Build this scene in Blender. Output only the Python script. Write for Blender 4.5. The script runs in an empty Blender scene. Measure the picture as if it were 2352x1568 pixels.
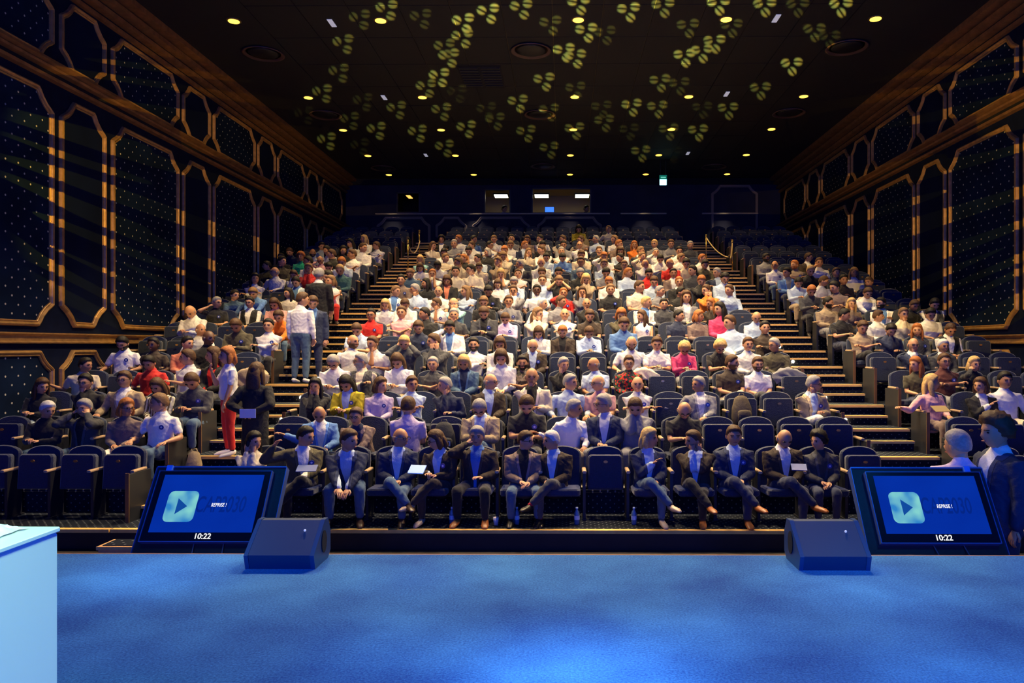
import bpy, math, random
import numpy as np
from mathutils import Vector, Matrix, noise
R = math.radians
random.seed(7)
S = bpy.context.scene
COL = S.collection
# ------------------------------------------------------------------ camera, world, exposure, large lights
EYE = 1.60            # stage floor is z = 0
F = 1700.0            # focal length in pixels of a 2352 wide frame
YAW = 0.0082
cam = bpy.data.objects.new('camera', bpy.data.cameras.new('camera'))
COL.objects.link(cam)
cam.data.sensor_width = 36.0
cam.data.lens = F / 2352 * 36.0
cam.data.shift_x = -0.0434
cam.data.shift_y = 0.0038
cam.data.clip_end = 200
cam.location = (0, 0, EYE)
cam.rotation_euler = (R(90), 0, YAW)
S.camera = cam
S.view_settings.view_transform = 'Standard'
S.view_settings.look = 'None'
S.view_settings.gamma = 1.0
S.view_settings.use_curve_mapping = False
S.view_settings.exposure = 0.0
w = bpy.data.worlds.new('world'); S.world = w; w.use_nodes = True
w.node_tree.nodes['Background'].inputs[0].default_value = (0.004, 0.01, 0.03, 1)
w.node_tree.nodes['Background'].inputs[1].default_value = 0.5

def PX(px, Y):         # lateral position of the image column px at depth Y
    return Y * math.tan(math.atan((px - 1278) / F) - YAW)
def PZ(py, Y):         # height of the image row py at depth Y
    return EYE + (793 - py) * Y / F
CEIL = EYE + 6.6
WALL = 8.6
BACK = 29.3
ROW0, DROW, RISE = 8.905, 0.9285, 0.3014
def row_y(r): return ROW0 + DROW * (r - 1)
def row_z(r): return EYE - 2.2226 + RISE * (r - 1)
PITCH = 0.5555
PIT = -0.86

def area(name, loc, rot, sx, sy, power, color):
    l = bpy.data.lights.new(name, 'AREA'); l.shape = 'RECTANGLE'; l.size = sx; l.size_y = sy
    l.energy = power; l.color = color
    o = bpy.data.objects.new(name, l); COL.objects.link(o); o.location = loc; o.rotation_euler = rot
    return o
def spot(name, loc, target, power, color, angle, blend=0.5, radius=0.08):
    l = bpy.data.lights.new(name, 'SPOT'); l.energy = power; l.color = color
    l.spot_size = R(angle); l.spot_blend = blend; l.shadow_soft_size = radius
    o = bpy.data.objects.new(name, l); COL.objects.link(o); o.location = loc
    d = Vector(target) - Vector(loc)
    o.rotation_euler = d.to_track_quat('-Z', 'Y').to_euler()
    return o
# blue light of the big stage screen behind the camera
area('stage_screen_light', (0.5, -4.0, 3.4), (R(84), 0, 0), 13, 5, 820, (0.006, 0.085, 1.0))
area('stage_screen_low_light', (0.5, -3.0, 0.9), (R(88), 0, 0), 12, 1.6, 170, (0.006, 0.085, 1.0))
# blue wash on the stage floor
for x, y, p, a in ((0.2, 2.6, 330, 95), (4.5, 4.0, 220, 80), (-4.0, 4.6, 150, 80)):
    spot('stage_wash_light', (x, y - 1.2, 6.2), (x, y, 0), p, (0.03, 0.38, 1.0), a, 0.9, 0.25)
for x, y, p, a in ((-2.9, 5.2, 1300, 13), (-1.0, 5.1, 700, 7), (2.0, 4.9, 700, 12), (3.9, 5.0, 1500, 14), (0.1, 3.5, 4200, 13), (0.9, 4.1, 1000, 7), (-0.9, 3.8, 900, 9), (1.9, 3.5, 1000, 10), (4.3, 4.1, 1300, 11)):
    spot('stage_patch_light', (x * 0.6, y - 2.5, 6.4), (x, y, 0), p, (0.42, 0.68, 1.0), a, 1.0, 0.35)
spot('cube_added_light', (-0.4, 0.4, 4.6), (-1.75, 2.0, 0.8), 1300, (0.55, 1.0, 0.50), 24, 0.9, 0.3)  # added local spot that gives the lectern its bright cyan, no known lamp
# warm house lights in the ceiling: the visible downlights and those above the front rows
DOWN = []
for row_py, xs in ((45, (537, 874, 1328, 1668, 2011)), (222, (708, 970, 1320, 1582, 1846)), (297, (788, 1013, 1317, 1542, 1772)),
                   (356, (845, 1046, 1310, 1513, 1714)), (400, (893, 1088, 1309, 1483, 1670))):
    Yd = F * 6.6 / (793 - row_py)
    for x in xs: DOWN.append((PX(x, Yd), Yd))
EXTRA = [(x, y) for y in (11.6,) for x in (-6.4, -3.5, 0.3, 3.3, 6.3)]
for i, (x, y) in enumerate(DOWN + EXTRA):
    if y < 28:
        far = max(0.55, min(1.0, 1.25 - (y - 15) * 0.05))
        key = 2000 if abs(y - 15) < 1 else (1100 if y < 20.5 and y > 15 else (520 if y < 24 and y > 15 else (150 if y > 15 else 1900)))
        if abs(x) > 5: key *= 0.38
        spot('house_light', (x, y - 0.05, CEIL - 0.12), (x * 0.80, y - 0.6, 0), key, (1.0, 0.74, 0.42) if y < 16 else (1.0, 0.68, 0.32), 104 if abs(x) < 5 else 70, 0.6, 0.05)
    else:
        spot('wall_wash_light', (x, y + 0.1, CEIL - 0.12), (x, y + 0.55, 0), 420, (1.0, 0.8, 0.5), 45, 0.8, 0.05)

# ------------------------------------------------------------------ materials
MATS = {}
def nodes(name):
    m = bpy.data.materials.new(name); m.use_nodes = True
    nt = m.node_tree
    return m, nt, nt.nodes['Principled BSDF']
def mat(name, color, rough=0.6, metal=0.0, vary=0.0, bump=0.0, scale=20.0, spec=0.5, emit=None, es=0.0, sheen=0.0, objvar=0.0):
    if name in MATS: return MATS[name]
    m, nt, b = nodes(name)
    b.inputs['Base Color'].default_value = (*color, 1)
    b.inputs['Roughness'].default_value = rough
    b.inputs['Metallic'].default_value = metal
    b.inputs['Specular IOR Level'].default_value = spec
    if sheen: b.inputs['Sheen Weight'].default_value = sheen
    if emit:
        b.inputs['Emission Color'].default_value = (*emit, 1); b.inputs['Emission Strength'].default_value = es
    if vary or bump:
        tc = nt.nodes.new('ShaderNodeTexCoord')
        n = nt.nodes.new('ShaderNodeTexNoise'); n.inputs['Scale'].default_value = scale; n.inputs['Detail'].default_value = 4
        nt.links.new(tc.outputs['Object'], n.inputs['Vector'])
        if vary:
            r = nt.nodes.new('ShaderNodeValToRGB')
            r.color_ramp.elements[0].color = (*[c * (1 - vary) for c in color], 1); r.color_ramp.elements[0].position = 0.3
            r.color_ramp.elements[1].color = (*[min(1, c * (1 + vary)) for c in color], 1); r.color_ramp.elements[1].position = 0.7
            nt.links.new(n.outputs['Fac'], r.inputs[0]); nt.links.new(r.outputs[0], b.inputs['Base Color'])
        if bump:
            bp = nt.nodes.new('ShaderNodeBump'); bp.inputs['Strength'].default_value = bump; bp.inputs['Distance'].default_value = 0.02
            nt.links.new(n.outputs['Fac'], bp.inputs['Height']); nt.links.new(bp.outputs[0], b.inputs['Normal'])
    if objvar:
        oi = nt.nodes.new('ShaderNodeObjectInfo'); h = nt.nodes.new('ShaderNodeHueSaturation')
        mr = nt.nodes.new('ShaderNodeMapRange'); mr.inputs['To Min'].default_value = 1 - objvar; mr.inputs['To Max'].default_value = 1 + objvar
        nt.links.new(oi.outputs['Random'], mr.inputs['Value']); nt.links.new(mr.outputs[0], h.inputs['Value'])
        src = b.inputs['Base Color'].links[0].from_socket if b.inputs['Base Color'].links else None
        if src: nt.links.new(src, h.inputs['Color'])
        else: h.inputs['Color'].default_value = (*color, 1)
        nt.links.new(h.outputs[0], b.inputs['Base Color'])
    MATS[name] = m
    return m
def mnode(nt, op, a, b=None, c=None):
    n = nt.nodes.new('ShaderNodeMath'); n.operation = op
    for i, v in enumerate((a, b, c)):
        if v is None: continue
        if isinstance(v, (int, float)): n.inputs[i].default_value = v
        else: nt.links.new(v, n.inputs[i])
    return n.outputs[0]
def dotted(name, base, dot, ux, uz, su, sv, rad, rough=0.95, metal_dot=True, stagger=True):
    """base fabric with a diamond lattice of small round studs; ux, uz name the object axes of the lattice"""
    m, nt, b = nodes(name)
    tc = nt.nodes.new('ShaderNodeTexCoord'); sp = nt.nodes.new('ShaderNodeSeparateXYZ')
    nt.links.new(tc.outputs['Object'], sp.inputs[0])
    u = mnode(nt, 'DIVIDE', sp.outputs[ux], su); v = mnode(nt, 'DIVIDE', sp.outputs[uz], sv)
    masks = []
    for off in ((0.0, 0.5) if stagger else (0.0,)):
        fu = mnode(nt, 'SUBTRACT', mnode(nt, 'FRACT', mnode(nt, 'ADD', u, 100.5 + off)), 0.5)
        fv = mnode(nt, 'SUBTRACT', mnode(nt, 'FRACT', mnode(nt, 'ADD', v, 100.5 + off)), 0.5)
        du = mnode(nt, 'MULTIPLY', fu, su); dv = mnode(nt, 'MULTIPLY', fv, sv)
        d = mnode(nt, 'SQRT', mnode(nt, 'ADD', mnode(nt, 'MULTIPLY', du, du), mnode(nt, 'MULTIPLY', dv, dv)))
        masks.append(mnode(nt, 'LESS_THAN', d, rad))
    k = masks[0] if len(masks) == 1 else mnode(nt, 'MAXIMUM', masks[0], masks[1])
    n = nt.nodes.new('ShaderNodeTexNoise'); n.inputs['Scale'].default_value = 1.6; n.inputs['Detail'].default_value = 3
    nt.links.new(tc.outputs['Object'], n.inputs['Vector'])
    cr = nt.nodes.new('ShaderNodeValToRGB')
    cr.color_ramp.elements[0].color = (*[c * 0.75 for c in base], 1); cr.color_ramp.elements[1].color = (*[c * 1.3 for c in base], 1)
    cr.color_ramp.elements[0].position = 0.35; cr.color_ramp.elements[1].position = 0.65
    nt.links.new(n.outputs['Fac'], cr.inputs[0])
    mx = nt.nodes.new('ShaderNodeMix'); mx.data_type = 'RGBA'
    nt.links.new(k, mx.inputs['Factor']); nt.links.new(cr.outputs[0], mx.inputs[6]); mx.inputs[7].default_value = (*dot, 1)
    nt.links.new(mx.outputs[2], b.inputs['Base Color'])
    b.inputs['Roughness'].default_value = rough; b.inputs['Specular IOR Level'].default_value = 0.1
    MATS[name] = m
    return m
GOLD = mat('gold_paint', (0.46, 0.25, 0.075), 0.42, 0.3, vary=0.25, bump=0.15, scale=9)
GOLDD = mat('cornice_gold', (0.32, 0.15, 0.05), 0.45, 0.4, vary=0.3, bump=0.15, scale=6)
VELVET = mat('navy_wall_velvet', (0.004, 0.008, 0.028), 0.9, vary=0.25, bump=0.2, scale=5, spec=0.12)
PLAIN = mat('navy_plain_fabric', (0.004, 0.009, 0.034), 0.95, vary=0.25, scale=1.5, spec=0.1)
STUD = dotted('studded_navy_fabric', (0.004, 0.012, 0.036), (0.60, 0.56, 0.45), 1, 2, 0.27, 0.28, 0.016)
SEATM = mat('seat_blue_fabric', (0.0035, 0.014, 0.050), 0.75, vary=0.2, bump=0.3, scale=60, sheen=0.3, objvar=0.15)
SEATD = mat('seat_shell_black', (0.012, 0.014, 0.022), 0.5)
WOODT = mat('armrest_wood', (0.50, 0.34, 0.20), 0.35, vary=0.15, scale=8)
PLATE = mat('number_plate_brass', (0.75, 0.42, 0.12), 0.3, 0.8)
NOSE = mat('step_nosing_brass', (0.95, 0.58, 0.17), 0.42, 0.1, vary=0.1, scale=12)
CARPET = dotted('dotted_dark_carpet', (0.012, 0.016, 0.028), (0.20, 0.22, 0.22), 0, 1, 0.10, 0.12, 0.011)
RISER = dotted('dotted_riser_carpet', (0.008, 0.010, 0.018), (0.12, 0.13, 0.13), 0, 2, 0.115, 0.10, 0.009)
BLACK = mat('black_paint', (0.008, 0.008, 0.010), 0.45)
BLACKM = mat('black_matt', (0.006, 0.006, 0.008), 0.9)
CEILM = mat('ceiling_tile_black', (0.008, 0.0075, 0.0075), 0.75, vary=0.15, scale=3)
BRASS = mat('polished_brass', (0.85, 0.55, 0.16), 0.25, 0.9)
WHITEM = mat('white_laminate', (0.85, 0.90, 0.92), 0.35)

# ------------------------------------------------------------------ mesh helpers
def mesh(name, V, Fc, mats=(), smooth=False, midx=None):
    me = bpy.data.meshes.new(name)
    me.from_pydata([tuple(v) for v in V], [], Fc)
    for m in mats: me.materials.append(m)
    if midx is not None: me.polygons.foreach_set('material_index', midx)
    if smooth: me.polygons.foreach_set('use_smooth', [True] * len(me.polygons))
    me.update()
    return me
def link(name, me, parent=None, loc=None, rot=None, scale=None):
    o = bpy.data.objects.new(name, me); COL.objects.link(o)
    if parent is not None: o.parent = parent
    if loc is not None: o.location = loc
    if rot is not None: o.rotation_euler = rot
    if scale is not None: o.scale = scale
    return o
def tag(o, label=None, cat=None, group=None, kind=None):
    if label: o['label'] = label
    if cat: o['category'] = cat
    if group: o['group'] = group
    if kind: o['kind'] = kind
    return o
def empty(name, loc=(0, 0, 0), rz=0.0, parent=None):
    o = bpy.data.objects.new(name, None); COL.objects.link(o); o.location = loc; o.rotation_euler = (0, 0, rz)
    if parent is not None: o.parent = parent
    return o
class MB:
    def __init__(s): s.V = []; s.F = []; s.M = []
    def add(s, V, Fc, m=0):
        b = len(s.V); s.V += [tuple(v) for v in V]; s.F += [tuple(i + b for i in f) for f in Fc]; s.M += [m] * len(Fc); return s
    def box(s, x0, x1, y0, y1, z0, z1, m=0, M=None):
        V = [(x, y, z) for z in (z0, z1) for y in (y0, y1) for x in (x0, x1)]
        if M is not None: V = [M @ Vector(v) for v in V]
        return s.add(V, [(0, 2, 3, 1), (4, 5, 7, 6), (0, 1, 5, 4), (2, 6, 7, 3), (0, 4, 6, 2), (1, 3, 7, 5)], m)
    def bevbox(s, x0, x1, y0, y1, z0, z1, b, m=0, M=None):
        """box with chamfered vertical-plane outline (corners in xz cut by b), for cushions and panels"""
        P = [(x0 + b, z0), (x1 - b, z0), (x1, z0 + b), (x1, z1 - b), (x1 - b, z1), (x0 + b, z1), (x0, z1 - b), (x0, z0 + b)]
        return s.prism(P, y0, y1, m, M, inset=b * 0.4)
    def prism(s, P, y0, y1, m=0, M=None, inset=0.0):
        n = len(P); cx = sum(p[0] for p in P) / n; cz = sum(p[1] for p in P) / n
        def ring(y, k): return [(cx + (p[0] - cx) * k, y, cz + (p[1] - cz) * k) for p in P]
        w = max(abs(p[0] - cx) for p in P) or 1
        k = 1 - inset / w
        rs = [ring(y0, k), ring(y0 + inset, 1), ring(y1 - inset, 1), ring(y1, k)] if inset else [ring(y0, 1), ring(y1, 1)]
        V = [v for r in rs for v in r]
        if M is not None: V = [M @ Vector(v) for v in V]
        Fc = [tuple(range(n))[::-1], tuple(range((len(rs) - 1) * n, len(rs) * n))]
        for j in range(len(rs) - 1):
            for i in range(n): Fc.append((j * n + i, j * n + (i + 1) % n, (j + 1) * n + (i + 1) % n, (j + 1) * n + i))
        return s.add(V, [f[::-1] for f in Fc], m)
    def cyl(s, c, r0, r1, z0, z1, n=16, m=0, M=None):
        V = [(c[0] + r * math.cos(2 * math.pi * i / n), c[1] + r * math.sin(2 * math.pi * i / n), z) for r, z in ((r0, z0), (r1, z1)) for i in range(n)]
        if M is not None: V = [M @ Vector(v) for v in V]
        return s.add(V, [tuple(range(n))[::-1], tuple(range(n, 2 * n))] + [(i, (i + 1) % n, n + (i + 1) % n, n + i) for i in range(n)], m)
    def lathe(s, prof, c=(0, 0), n=16, m=0):
        V = []; Fc = []
        for r, z in prof: V += [(c[0] + r * math.cos(2 * math.pi * i / n), c[1] + r * math.sin(2 * math.pi * i / n), z) for i in range(n)]
        for j in range(len(prof) - 1): Fc += [(j * n + i, j * n + (i + 1) % n, (j + 1) * n + (i + 1) % n, (j + 1) * n + i) for i in range(n)]
        Fc += [tuple(range(n))[::-1], tuple(range((len(prof) - 1) * n, len(prof) * n))]
        return s.add(V, Fc, m)
    def tube(s, pts, rad, side=(1, 0, 0), n=10, m=0, round_ends=True):
        V, Fc = tube(pts, rad, side, n, round_ends); return s.add(V, Fc, m)
    def ball(s, c, r, n=10, k=7, m=0, M=None):
        r = (r, r, r) if isinstance(r, (int, float)) else r
        V = []; Fc = []
        for j in range(1, k):
            t = math.pi * j / k
            V += [(c[0] + r[0] * math.sin(t) * math.cos(2 * math.pi * i / n), c[1] + r[1] * math.sin(t) * math.sin(2 * math.pi * i / n), c[2] + r[2] * math.cos(t)) for i in range(n)]
        V += [(c[0], c[1], c[2] + r[2]), (c[0], c[1], c[2] - r[2])]
        a, b = len(V) - 2, len(V) - 1
        for j in range(k - 2): Fc += [(j * n + i, (j + 1) * n + i, (j + 1) * n + (i + 1) % n, j * n + (i + 1) % n) for i in range(n)]
        Fc += [(a, i, (i + 1) % n) for i in range(n)] + [(b, (k - 2) * n + (i + 1) % n, (k - 2) * n + i) for i in range(n)]
        if M is not None: V = [M @ Vector(v) for v in V]
        return s.add(V, Fc, m)
    def build(s, name, mats, parent=None, smooth=False, **kw):
        mats = mats if isinstance(mats, (list, tuple)) else [mats]
        return link(name, mesh(name, s.V, s.F, mats, smooth, s.M), parent, **kw)
    def me(s, name, mats, smooth=False):
        mats = mats if isinstance(mats, (list, tuple)) else [mats]
        return mesh(name, s.V, s.F, mats, smooth, s.M)
def tube(pts, rad, side=(1, 0, 0), n=10, round_ends=True):
    """closed tube along pts; rad: list of r or (ra, rb), ra along side"""
    P = [Vector(p) for p in pts]; rr = [(r, r) if isinstance(r, (int, float)) else tuple(r) for r in rad]
    T = []
    for i in range(len(P)):
        a = P[max(i - 1, 0)]; b = P[min(i + 1, len(P) - 1)]; T.append((b - a).normalized())
    if round_ends:
        e0 = min(rr[0]); e1 = min(rr[-1])
        P = [P[0] - T[0] * e0 * 0.85, P[0] - T[0] * e0 * 0.5] + P + [P[-1] + T[-1] * e1 * 0.5, P[-1] + T[-1] * e1 * 0.85]
        rr = [tuple(v * 0.35 for v in rr[0]), tuple(v * 0.8 for v in rr[0])] + rr + [tuple(v * 0.8 for v in rr[-1]), tuple(v * 0.35 for v in rr[-1])]
        T = [T[0], T[0]] + T + [T[-1], T[-1]]
    V = []; sd = Vector(side)
    for p, t, r in zip(P, T, rr):
        a = sd - t * sd.dot(t)
        if a.length < 0.15: a = Vector((0.1, 1, 0.2)) - t * Vector((0.1, 1, 0.2)).dot(t)
        a.normalize(); b = t.cross(a)
        for i in range(n):
            q = 2 * math.pi * i / n
            V.append(p + a * (r[0] * math.cos(q)) + b * (r[1] * math.sin(q)))
    k = len(P)
    Fc = [tuple(range(n))[::-1], tuple(range((k - 1) * n, k * n))]
    for j in range(k - 1): Fc += [(j * n + i, j * n + (i + 1) % n, (j + 1) * n + (i + 1) % n, (j + 1) * n + i) for i in range(n)]
    return V, Fc
# ------------------------------------------------------------------ room shell
def struct(name, me): return tag(link(name, me), kind='structure')
XW = WALL + 0.15
# stage, pit, tiers
stage_m, nt, b = nodes('blue_stage_carpet')
tc = nt.nodes.new('ShaderNodeTexCoord')
n1 = nt.nodes.new('ShaderNodeTexNoise'); n1.inputs['Scale'].default_value = 75; n1.inputs['Detail'].default_value = 8; n1.inputs['Roughness'].default_value = 0.75
n2 = nt.nodes.new('ShaderNodeTexNoise'); n2.inputs['Scale'].default_value = 1.3; n2.inputs['Detail'].default_value = 4  # broad pale blotches: patches of light painted into the carpet colour
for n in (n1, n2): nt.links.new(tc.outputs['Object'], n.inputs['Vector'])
cr = nt.nodes.new('ShaderNodeValToRGB')
cr.color_ramp.elements[0].position = 0.41; cr.color_ramp.elements[0].color = (0.004, 0.085, 0.36, 1)
cr.color_ramp.elements[1].position = 0.62; cr.color_ramp.elements[1].color = (0.07, 0.33, 0.75, 1)
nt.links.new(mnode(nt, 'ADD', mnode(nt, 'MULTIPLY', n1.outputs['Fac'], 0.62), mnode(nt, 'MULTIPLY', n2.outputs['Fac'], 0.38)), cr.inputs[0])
nt.links.new(cr.outputs[0], b.inputs['Base Color']); b.inputs['Roughness'].default_value = 0.95
bp = nt.nodes.new('ShaderNodeBump'); bp.inputs['Strength'].default_value = 0.6; bp.inputs['Distance'].default_value = 0.01
nt.links.new(n1.outputs['Fac'], bp.inputs['Height']); nt.links.new(bp.outputs[0], b.inputs['Normal'])
STAGE_Y = F * EYE / (1274 - 793)
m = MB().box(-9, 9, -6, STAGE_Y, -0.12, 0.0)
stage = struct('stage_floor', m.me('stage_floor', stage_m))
e = MB().box(-9, 9, STAGE_Y - 0.004, STAGE_Y + 0.035, -0.15, -0.004)
e.build('stage_edge_trim', mat('stage_edge_wood', (0.30, 0.13, 0.07), 0.5, vary=0.2, scale=10), stage)
MB().box(-9, 9, STAGE_Y - 0.06, STAGE_Y - 0.01, PIT, -0.12).build('stage_front_panel', BLACK, stage)
floor = struct('floor', MB().box(-XW, XW, STAGE_Y - 0.3, ROW0, PIT - 0.1, PIT).me('floor', mat('pit_dark_floor', (0.02, 0.016, 0.016), 0.6, vary=0.3, scale=4)))
NR = 20
for r in range(1, NR + 2):
    y0 = row_y(r); z = row_z(r); y1 = BACK + 0.1 if r == NR + 1 else y0 + DROW
    zb = PIT if r == 1 else row_z(r - 1)
    t = MB().box(-XW, XW, y0, y1 + 0.02, zb - 0.3, z).build('tier', CARPET, floor)
    MB().box(-XW, XW, y0 - 0.012, y0, zb + 0.002, z - 0.03).build('riser', RISER if r > 1 else mat('front_riser', (0.012, 0.014, 0.026), 0.35, vary=0.2, scale=3), t)
    if r == 1:
        MB().box(-5.45, XW, y0 - 0.03, y0 + 0.045, z - 0.035, z + 0.006).build('nosing', NOSE, t)
        MB().box(-XW, -5.47, y0 - 0.03, y0 + 0.045, z - 0.035, z + 0.006).build('nosing', NOSE, t)
# aisle stairs: nosing on every tier edge and one intermediate box step per row
CX = 4.17 + 0.03; SX = 5.45
for side in (-1, 1):
    st = tag(empty('aisle_stairs', (side * (CX + SX) / 2, ROW0, row_z(1))), kind='structure')
    st['label'] = 'carpeted aisle stairs with brass nosings on the ' + ('left' if side < 0 else 'right')
    cx = side * (CX + SX) / 2; hw = (SX - CX) / 2
    lampm = mat('step_lamp_glow', (1, 0.9, 0.7), 0.4, emit=(1.0, 0.78, 0.42), es=60)
    for r in range(2, NR + 2):
        y = row_y(r) - ROW0; z = row_z(r) - row_z(1)
        n_ = MB().box(-hw, hw, y - 0.03, y + 0.055, z - 0.035, z + 0.006).build('nosing', NOSE, st)
        s_ = MB().box(-hw + 0.02, hw - 0.07, y - 0.31, y - 0.012, z - RISE, z - RISE / 2).build('step', CARPET, st)
        MB().box(-hw + 0.02, hw - 0.07, y - 0.345, y - 0.27, z - RISE / 2 - 0.03, z - RISE / 2 + 0.006).build('nosing', NOSE, s_)
        MB().box(-hw + 0.02, hw - 0.07, y - 0.318, y - 0.311, z - RISE, z - RISE / 2 - 0.03).build('riser', RISER, s_)
        if r <= 9:
            lx = -side * (hw - 0.48)
            MB().ball((lx, y - 0.33, z - RISE * 0.72), (0.030, 0.022, 0.030)).build('step_light', lampm, s_, smooth=True)
# side walls
def frame_sweep(loop, prof):
    """closed moulding: loop of (u, v), prof list of (outward offset, height)"""
    n = len(loop); V = []; k = len(prof)
    for i in range(n):
        a = Vector(loop[i - 1]); p = Vector(loop[i]); c = Vector(loop[(i + 1) % n])
        d1 = (p - a).normalized(); d2 = (c - p).normalized()
        n1 = Vector((d1.y, -d1.x)); n2 = Vector((d2.y, -d2.x)); mm = (n1 + n2)
        mm = mm / max(0.3, mm.length_squared / 2)
        for o, h in prof: V.append((p.x + mm.x * o, p.y + mm.y * o, h))
    Fc = [(i * k + j, ((i + 1) % n) * k + j, ((i + 1) % n) * k + j + 1, i * k + j + 1) for i in range(n) for j in range(k - 1)]
    return V, Fc
def notch(u0, u1, v0, v1, c):
    L = []
    for cx, cy, a0 in ((u0, v0, 0), (u1, v0, 1), (u1, v1, 2), (u0, v1, 3)):
        sx = (1, -1, -1, 1)[a0]; sy = (1, 1, -1, -1)[a0]
        pts = [(0, 1.12), (0.14, 1.0), (0.45, 0.80), (0.80, 0.45), (1.0, 0.14), (1.12, 0)]
        if a0 in (1, 3): pts = pts[::-1]
        L += [(cx + sx * c * p[0], cy + sy * c * p[1]) for p in pts]
    return L
PROF = [(-0.065, 0.0), (-0.06, 0.03), (-0.045, 0.042), (-0.02, 0.032), (-0.008, 0.05), (0.02, 0.062), (0.048, 0.05), (0.06, 0.02), (0.065, 0.0)]
PROF = [(o * 0.8, h) for o, h in PROF]
WIDE = [(5.84, 8.34), (9.92, 12.42), (14.0, 16.5), (18.1, 20.6), (22.2, 24.6), (26.2, 28.75)]
NARR = [(8.47, 9.78), (12.55, 13.85), (16.63, 17.97), (20.75, 22.05), (24.75, 26.05)]
TIERS = [(-2.35, -0.13), (0.36, 4.22), (4.80, 5.92)]
for side in (-1, 1):
    nm = 'wall_left' if side < 0 else 'wall_right'
    m = MB().box(min(side * WALL, side * (WALL + 0.2)), max(side * WALL, side * (WALL + 0.2)), -6, BACK + 0.2, PIT - 0.3, CEIL + 0.1)
    wl = struct(nm, m.me(nm, VELVET))
    for ti, (h0, h1) in enumerate(TIERS):
        for wide, lst in ((True, WIDE), (False, NARR)):
            for u0, u1 in lst:
                if ti == 0 and u0 > 18: continue
                z0, z1 = EYE + h0, EYE + h1
                c = 0.30 if ti == 1 else 0.26
                loop = notch(u0 + 0.065, u1 - 0.065, z0, z1, c)
                V, Fc = frame_sweep(loop, PROF)
                V = [(side * (WALL - h), u, v) for u, v, h in V]
                fr = link('panel_frame', mesh('panel_frame', V, Fc if side > 0 else [f[::-1] for f in Fc], [GOLD]), wl)
                V = [(side * (WALL - 0.012), u, v) for u, v in loop]
                link('fabric_panel', mesh('fabric_panel', V, [tuple(range(len(V)))], [STUD if wide else PLAIN]), fr)
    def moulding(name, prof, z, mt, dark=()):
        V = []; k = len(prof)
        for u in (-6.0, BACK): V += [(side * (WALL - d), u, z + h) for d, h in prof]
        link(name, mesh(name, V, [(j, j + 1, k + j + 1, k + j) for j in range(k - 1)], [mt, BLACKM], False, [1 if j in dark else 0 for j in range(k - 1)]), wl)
    moulding('dado_rail', [(0, 0.03), (0.07, 0.035), (0.075, 0.055), (0.035, 0.075), (0.03, 0.15), (0.06, 0.17), (0.09, 0.185), (0.09, 0.205), (0, 0.21)], EYE, GOLD)
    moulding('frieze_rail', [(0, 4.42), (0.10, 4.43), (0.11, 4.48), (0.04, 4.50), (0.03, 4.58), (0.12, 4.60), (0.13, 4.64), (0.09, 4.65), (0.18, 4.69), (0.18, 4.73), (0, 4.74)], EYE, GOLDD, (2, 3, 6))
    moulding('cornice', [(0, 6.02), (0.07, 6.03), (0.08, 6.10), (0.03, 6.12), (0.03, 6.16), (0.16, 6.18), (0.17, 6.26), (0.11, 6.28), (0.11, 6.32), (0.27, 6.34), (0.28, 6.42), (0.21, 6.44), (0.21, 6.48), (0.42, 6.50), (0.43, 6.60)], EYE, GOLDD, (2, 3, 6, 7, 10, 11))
# rear wall with booth windows
wb = struct('wall_back', MB().box(-XW, XW, BACK, BACK + 0.2, EYE + 2.5, CEIL + 0.1).me('wall_back', mat('back_wall_navy', (0.012, 0.014, 0.045), 0.9, vary=0.2, scale=2)))
def bx(px): return PX(px, BACK)
def bz(py): return PZ(py, BACK)
# the wall is rebuilt as strips around the three openings
bpy.data.objects.remove(wb)
OPEN = [(911, 965, 441, 486), (1112, 1173, 434, 488), (1221, 1358, 432, 488)]
m = MB(); xs = [-XW]
for o in OPEN: xs += [bx(o[0]), bx(o[1])]
xs.append(XW)
for i in range(len(xs) - 1):
    if i % 2 == 0: m.box(xs[i], xs[i + 1], BACK, BACK + 0.2, EYE + 2.5, CEIL + 0.1)
    else:
        o = OPEN[i // 2]
        m.box(xs[i], xs[i + 1], BACK, BACK + 0.2, EYE + 2.5, bz(o[3])); m.box(xs[i], xs[i + 1], BACK, BACK + 0.2, bz(o[2]), CEIL + 0.1)
BWM = mat('back_wall_navy', (0.012, 0.014, 0.045), 0.9)
wb = struct('wall_back', m.me('wall_back', BWM))
m = MB().box(-WALL, WALL, BACK - 0.03, BACK, EYE + 6.35, CEIL)
m.build('soffit', BLACKM, wb)
for (p0, p1) in ((863, 1400), (1425, 1530), (1612, 1740)):
    MB().box(bx(p0), bx(p1), BACK - 0.10, BACK, bz(493), bz(490)).build('ledge', mat('ledge_paint', (0.35, 0.30, 0.22), 0.5), wb)
for p0, p1, q0, q1 in ((868, 986, 500, 575), (1003, 1070, 500, 560), (1087, 1214, 500, 560), (1236, 1380, 500, 560), (1636, 1738, 428, 560)):
    loop = notch(bx(p0), bx(p1), bz(q1), bz(q0), 0.28)
    V, Fc = frame_sweep(loop, PROF); V = [(u, BACK - h, v) for u, v, h in V]
    link('panel_frame', mesh('panel_frame', V, [f[::-1] for f in Fc], [mat('dull_bronze', (0.24, 0.19, 0.17), 0.6)]), wb)
GLASS, gnt, gb = nodes('booth_glass')
gb.inputs['Roughness'].default_value = 0.02; gb.inputs['Transmission Weight'].default_value = 1.0; gb.inputs['IOR'].default_value = 1.0
gb.inputs['Base Color'].default_value = (0.9, 0.92, 0.95, 1)
booth_wall = mat('booth_wall_brown', (0.30, 0.22, 0.12), 0.8)
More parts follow.
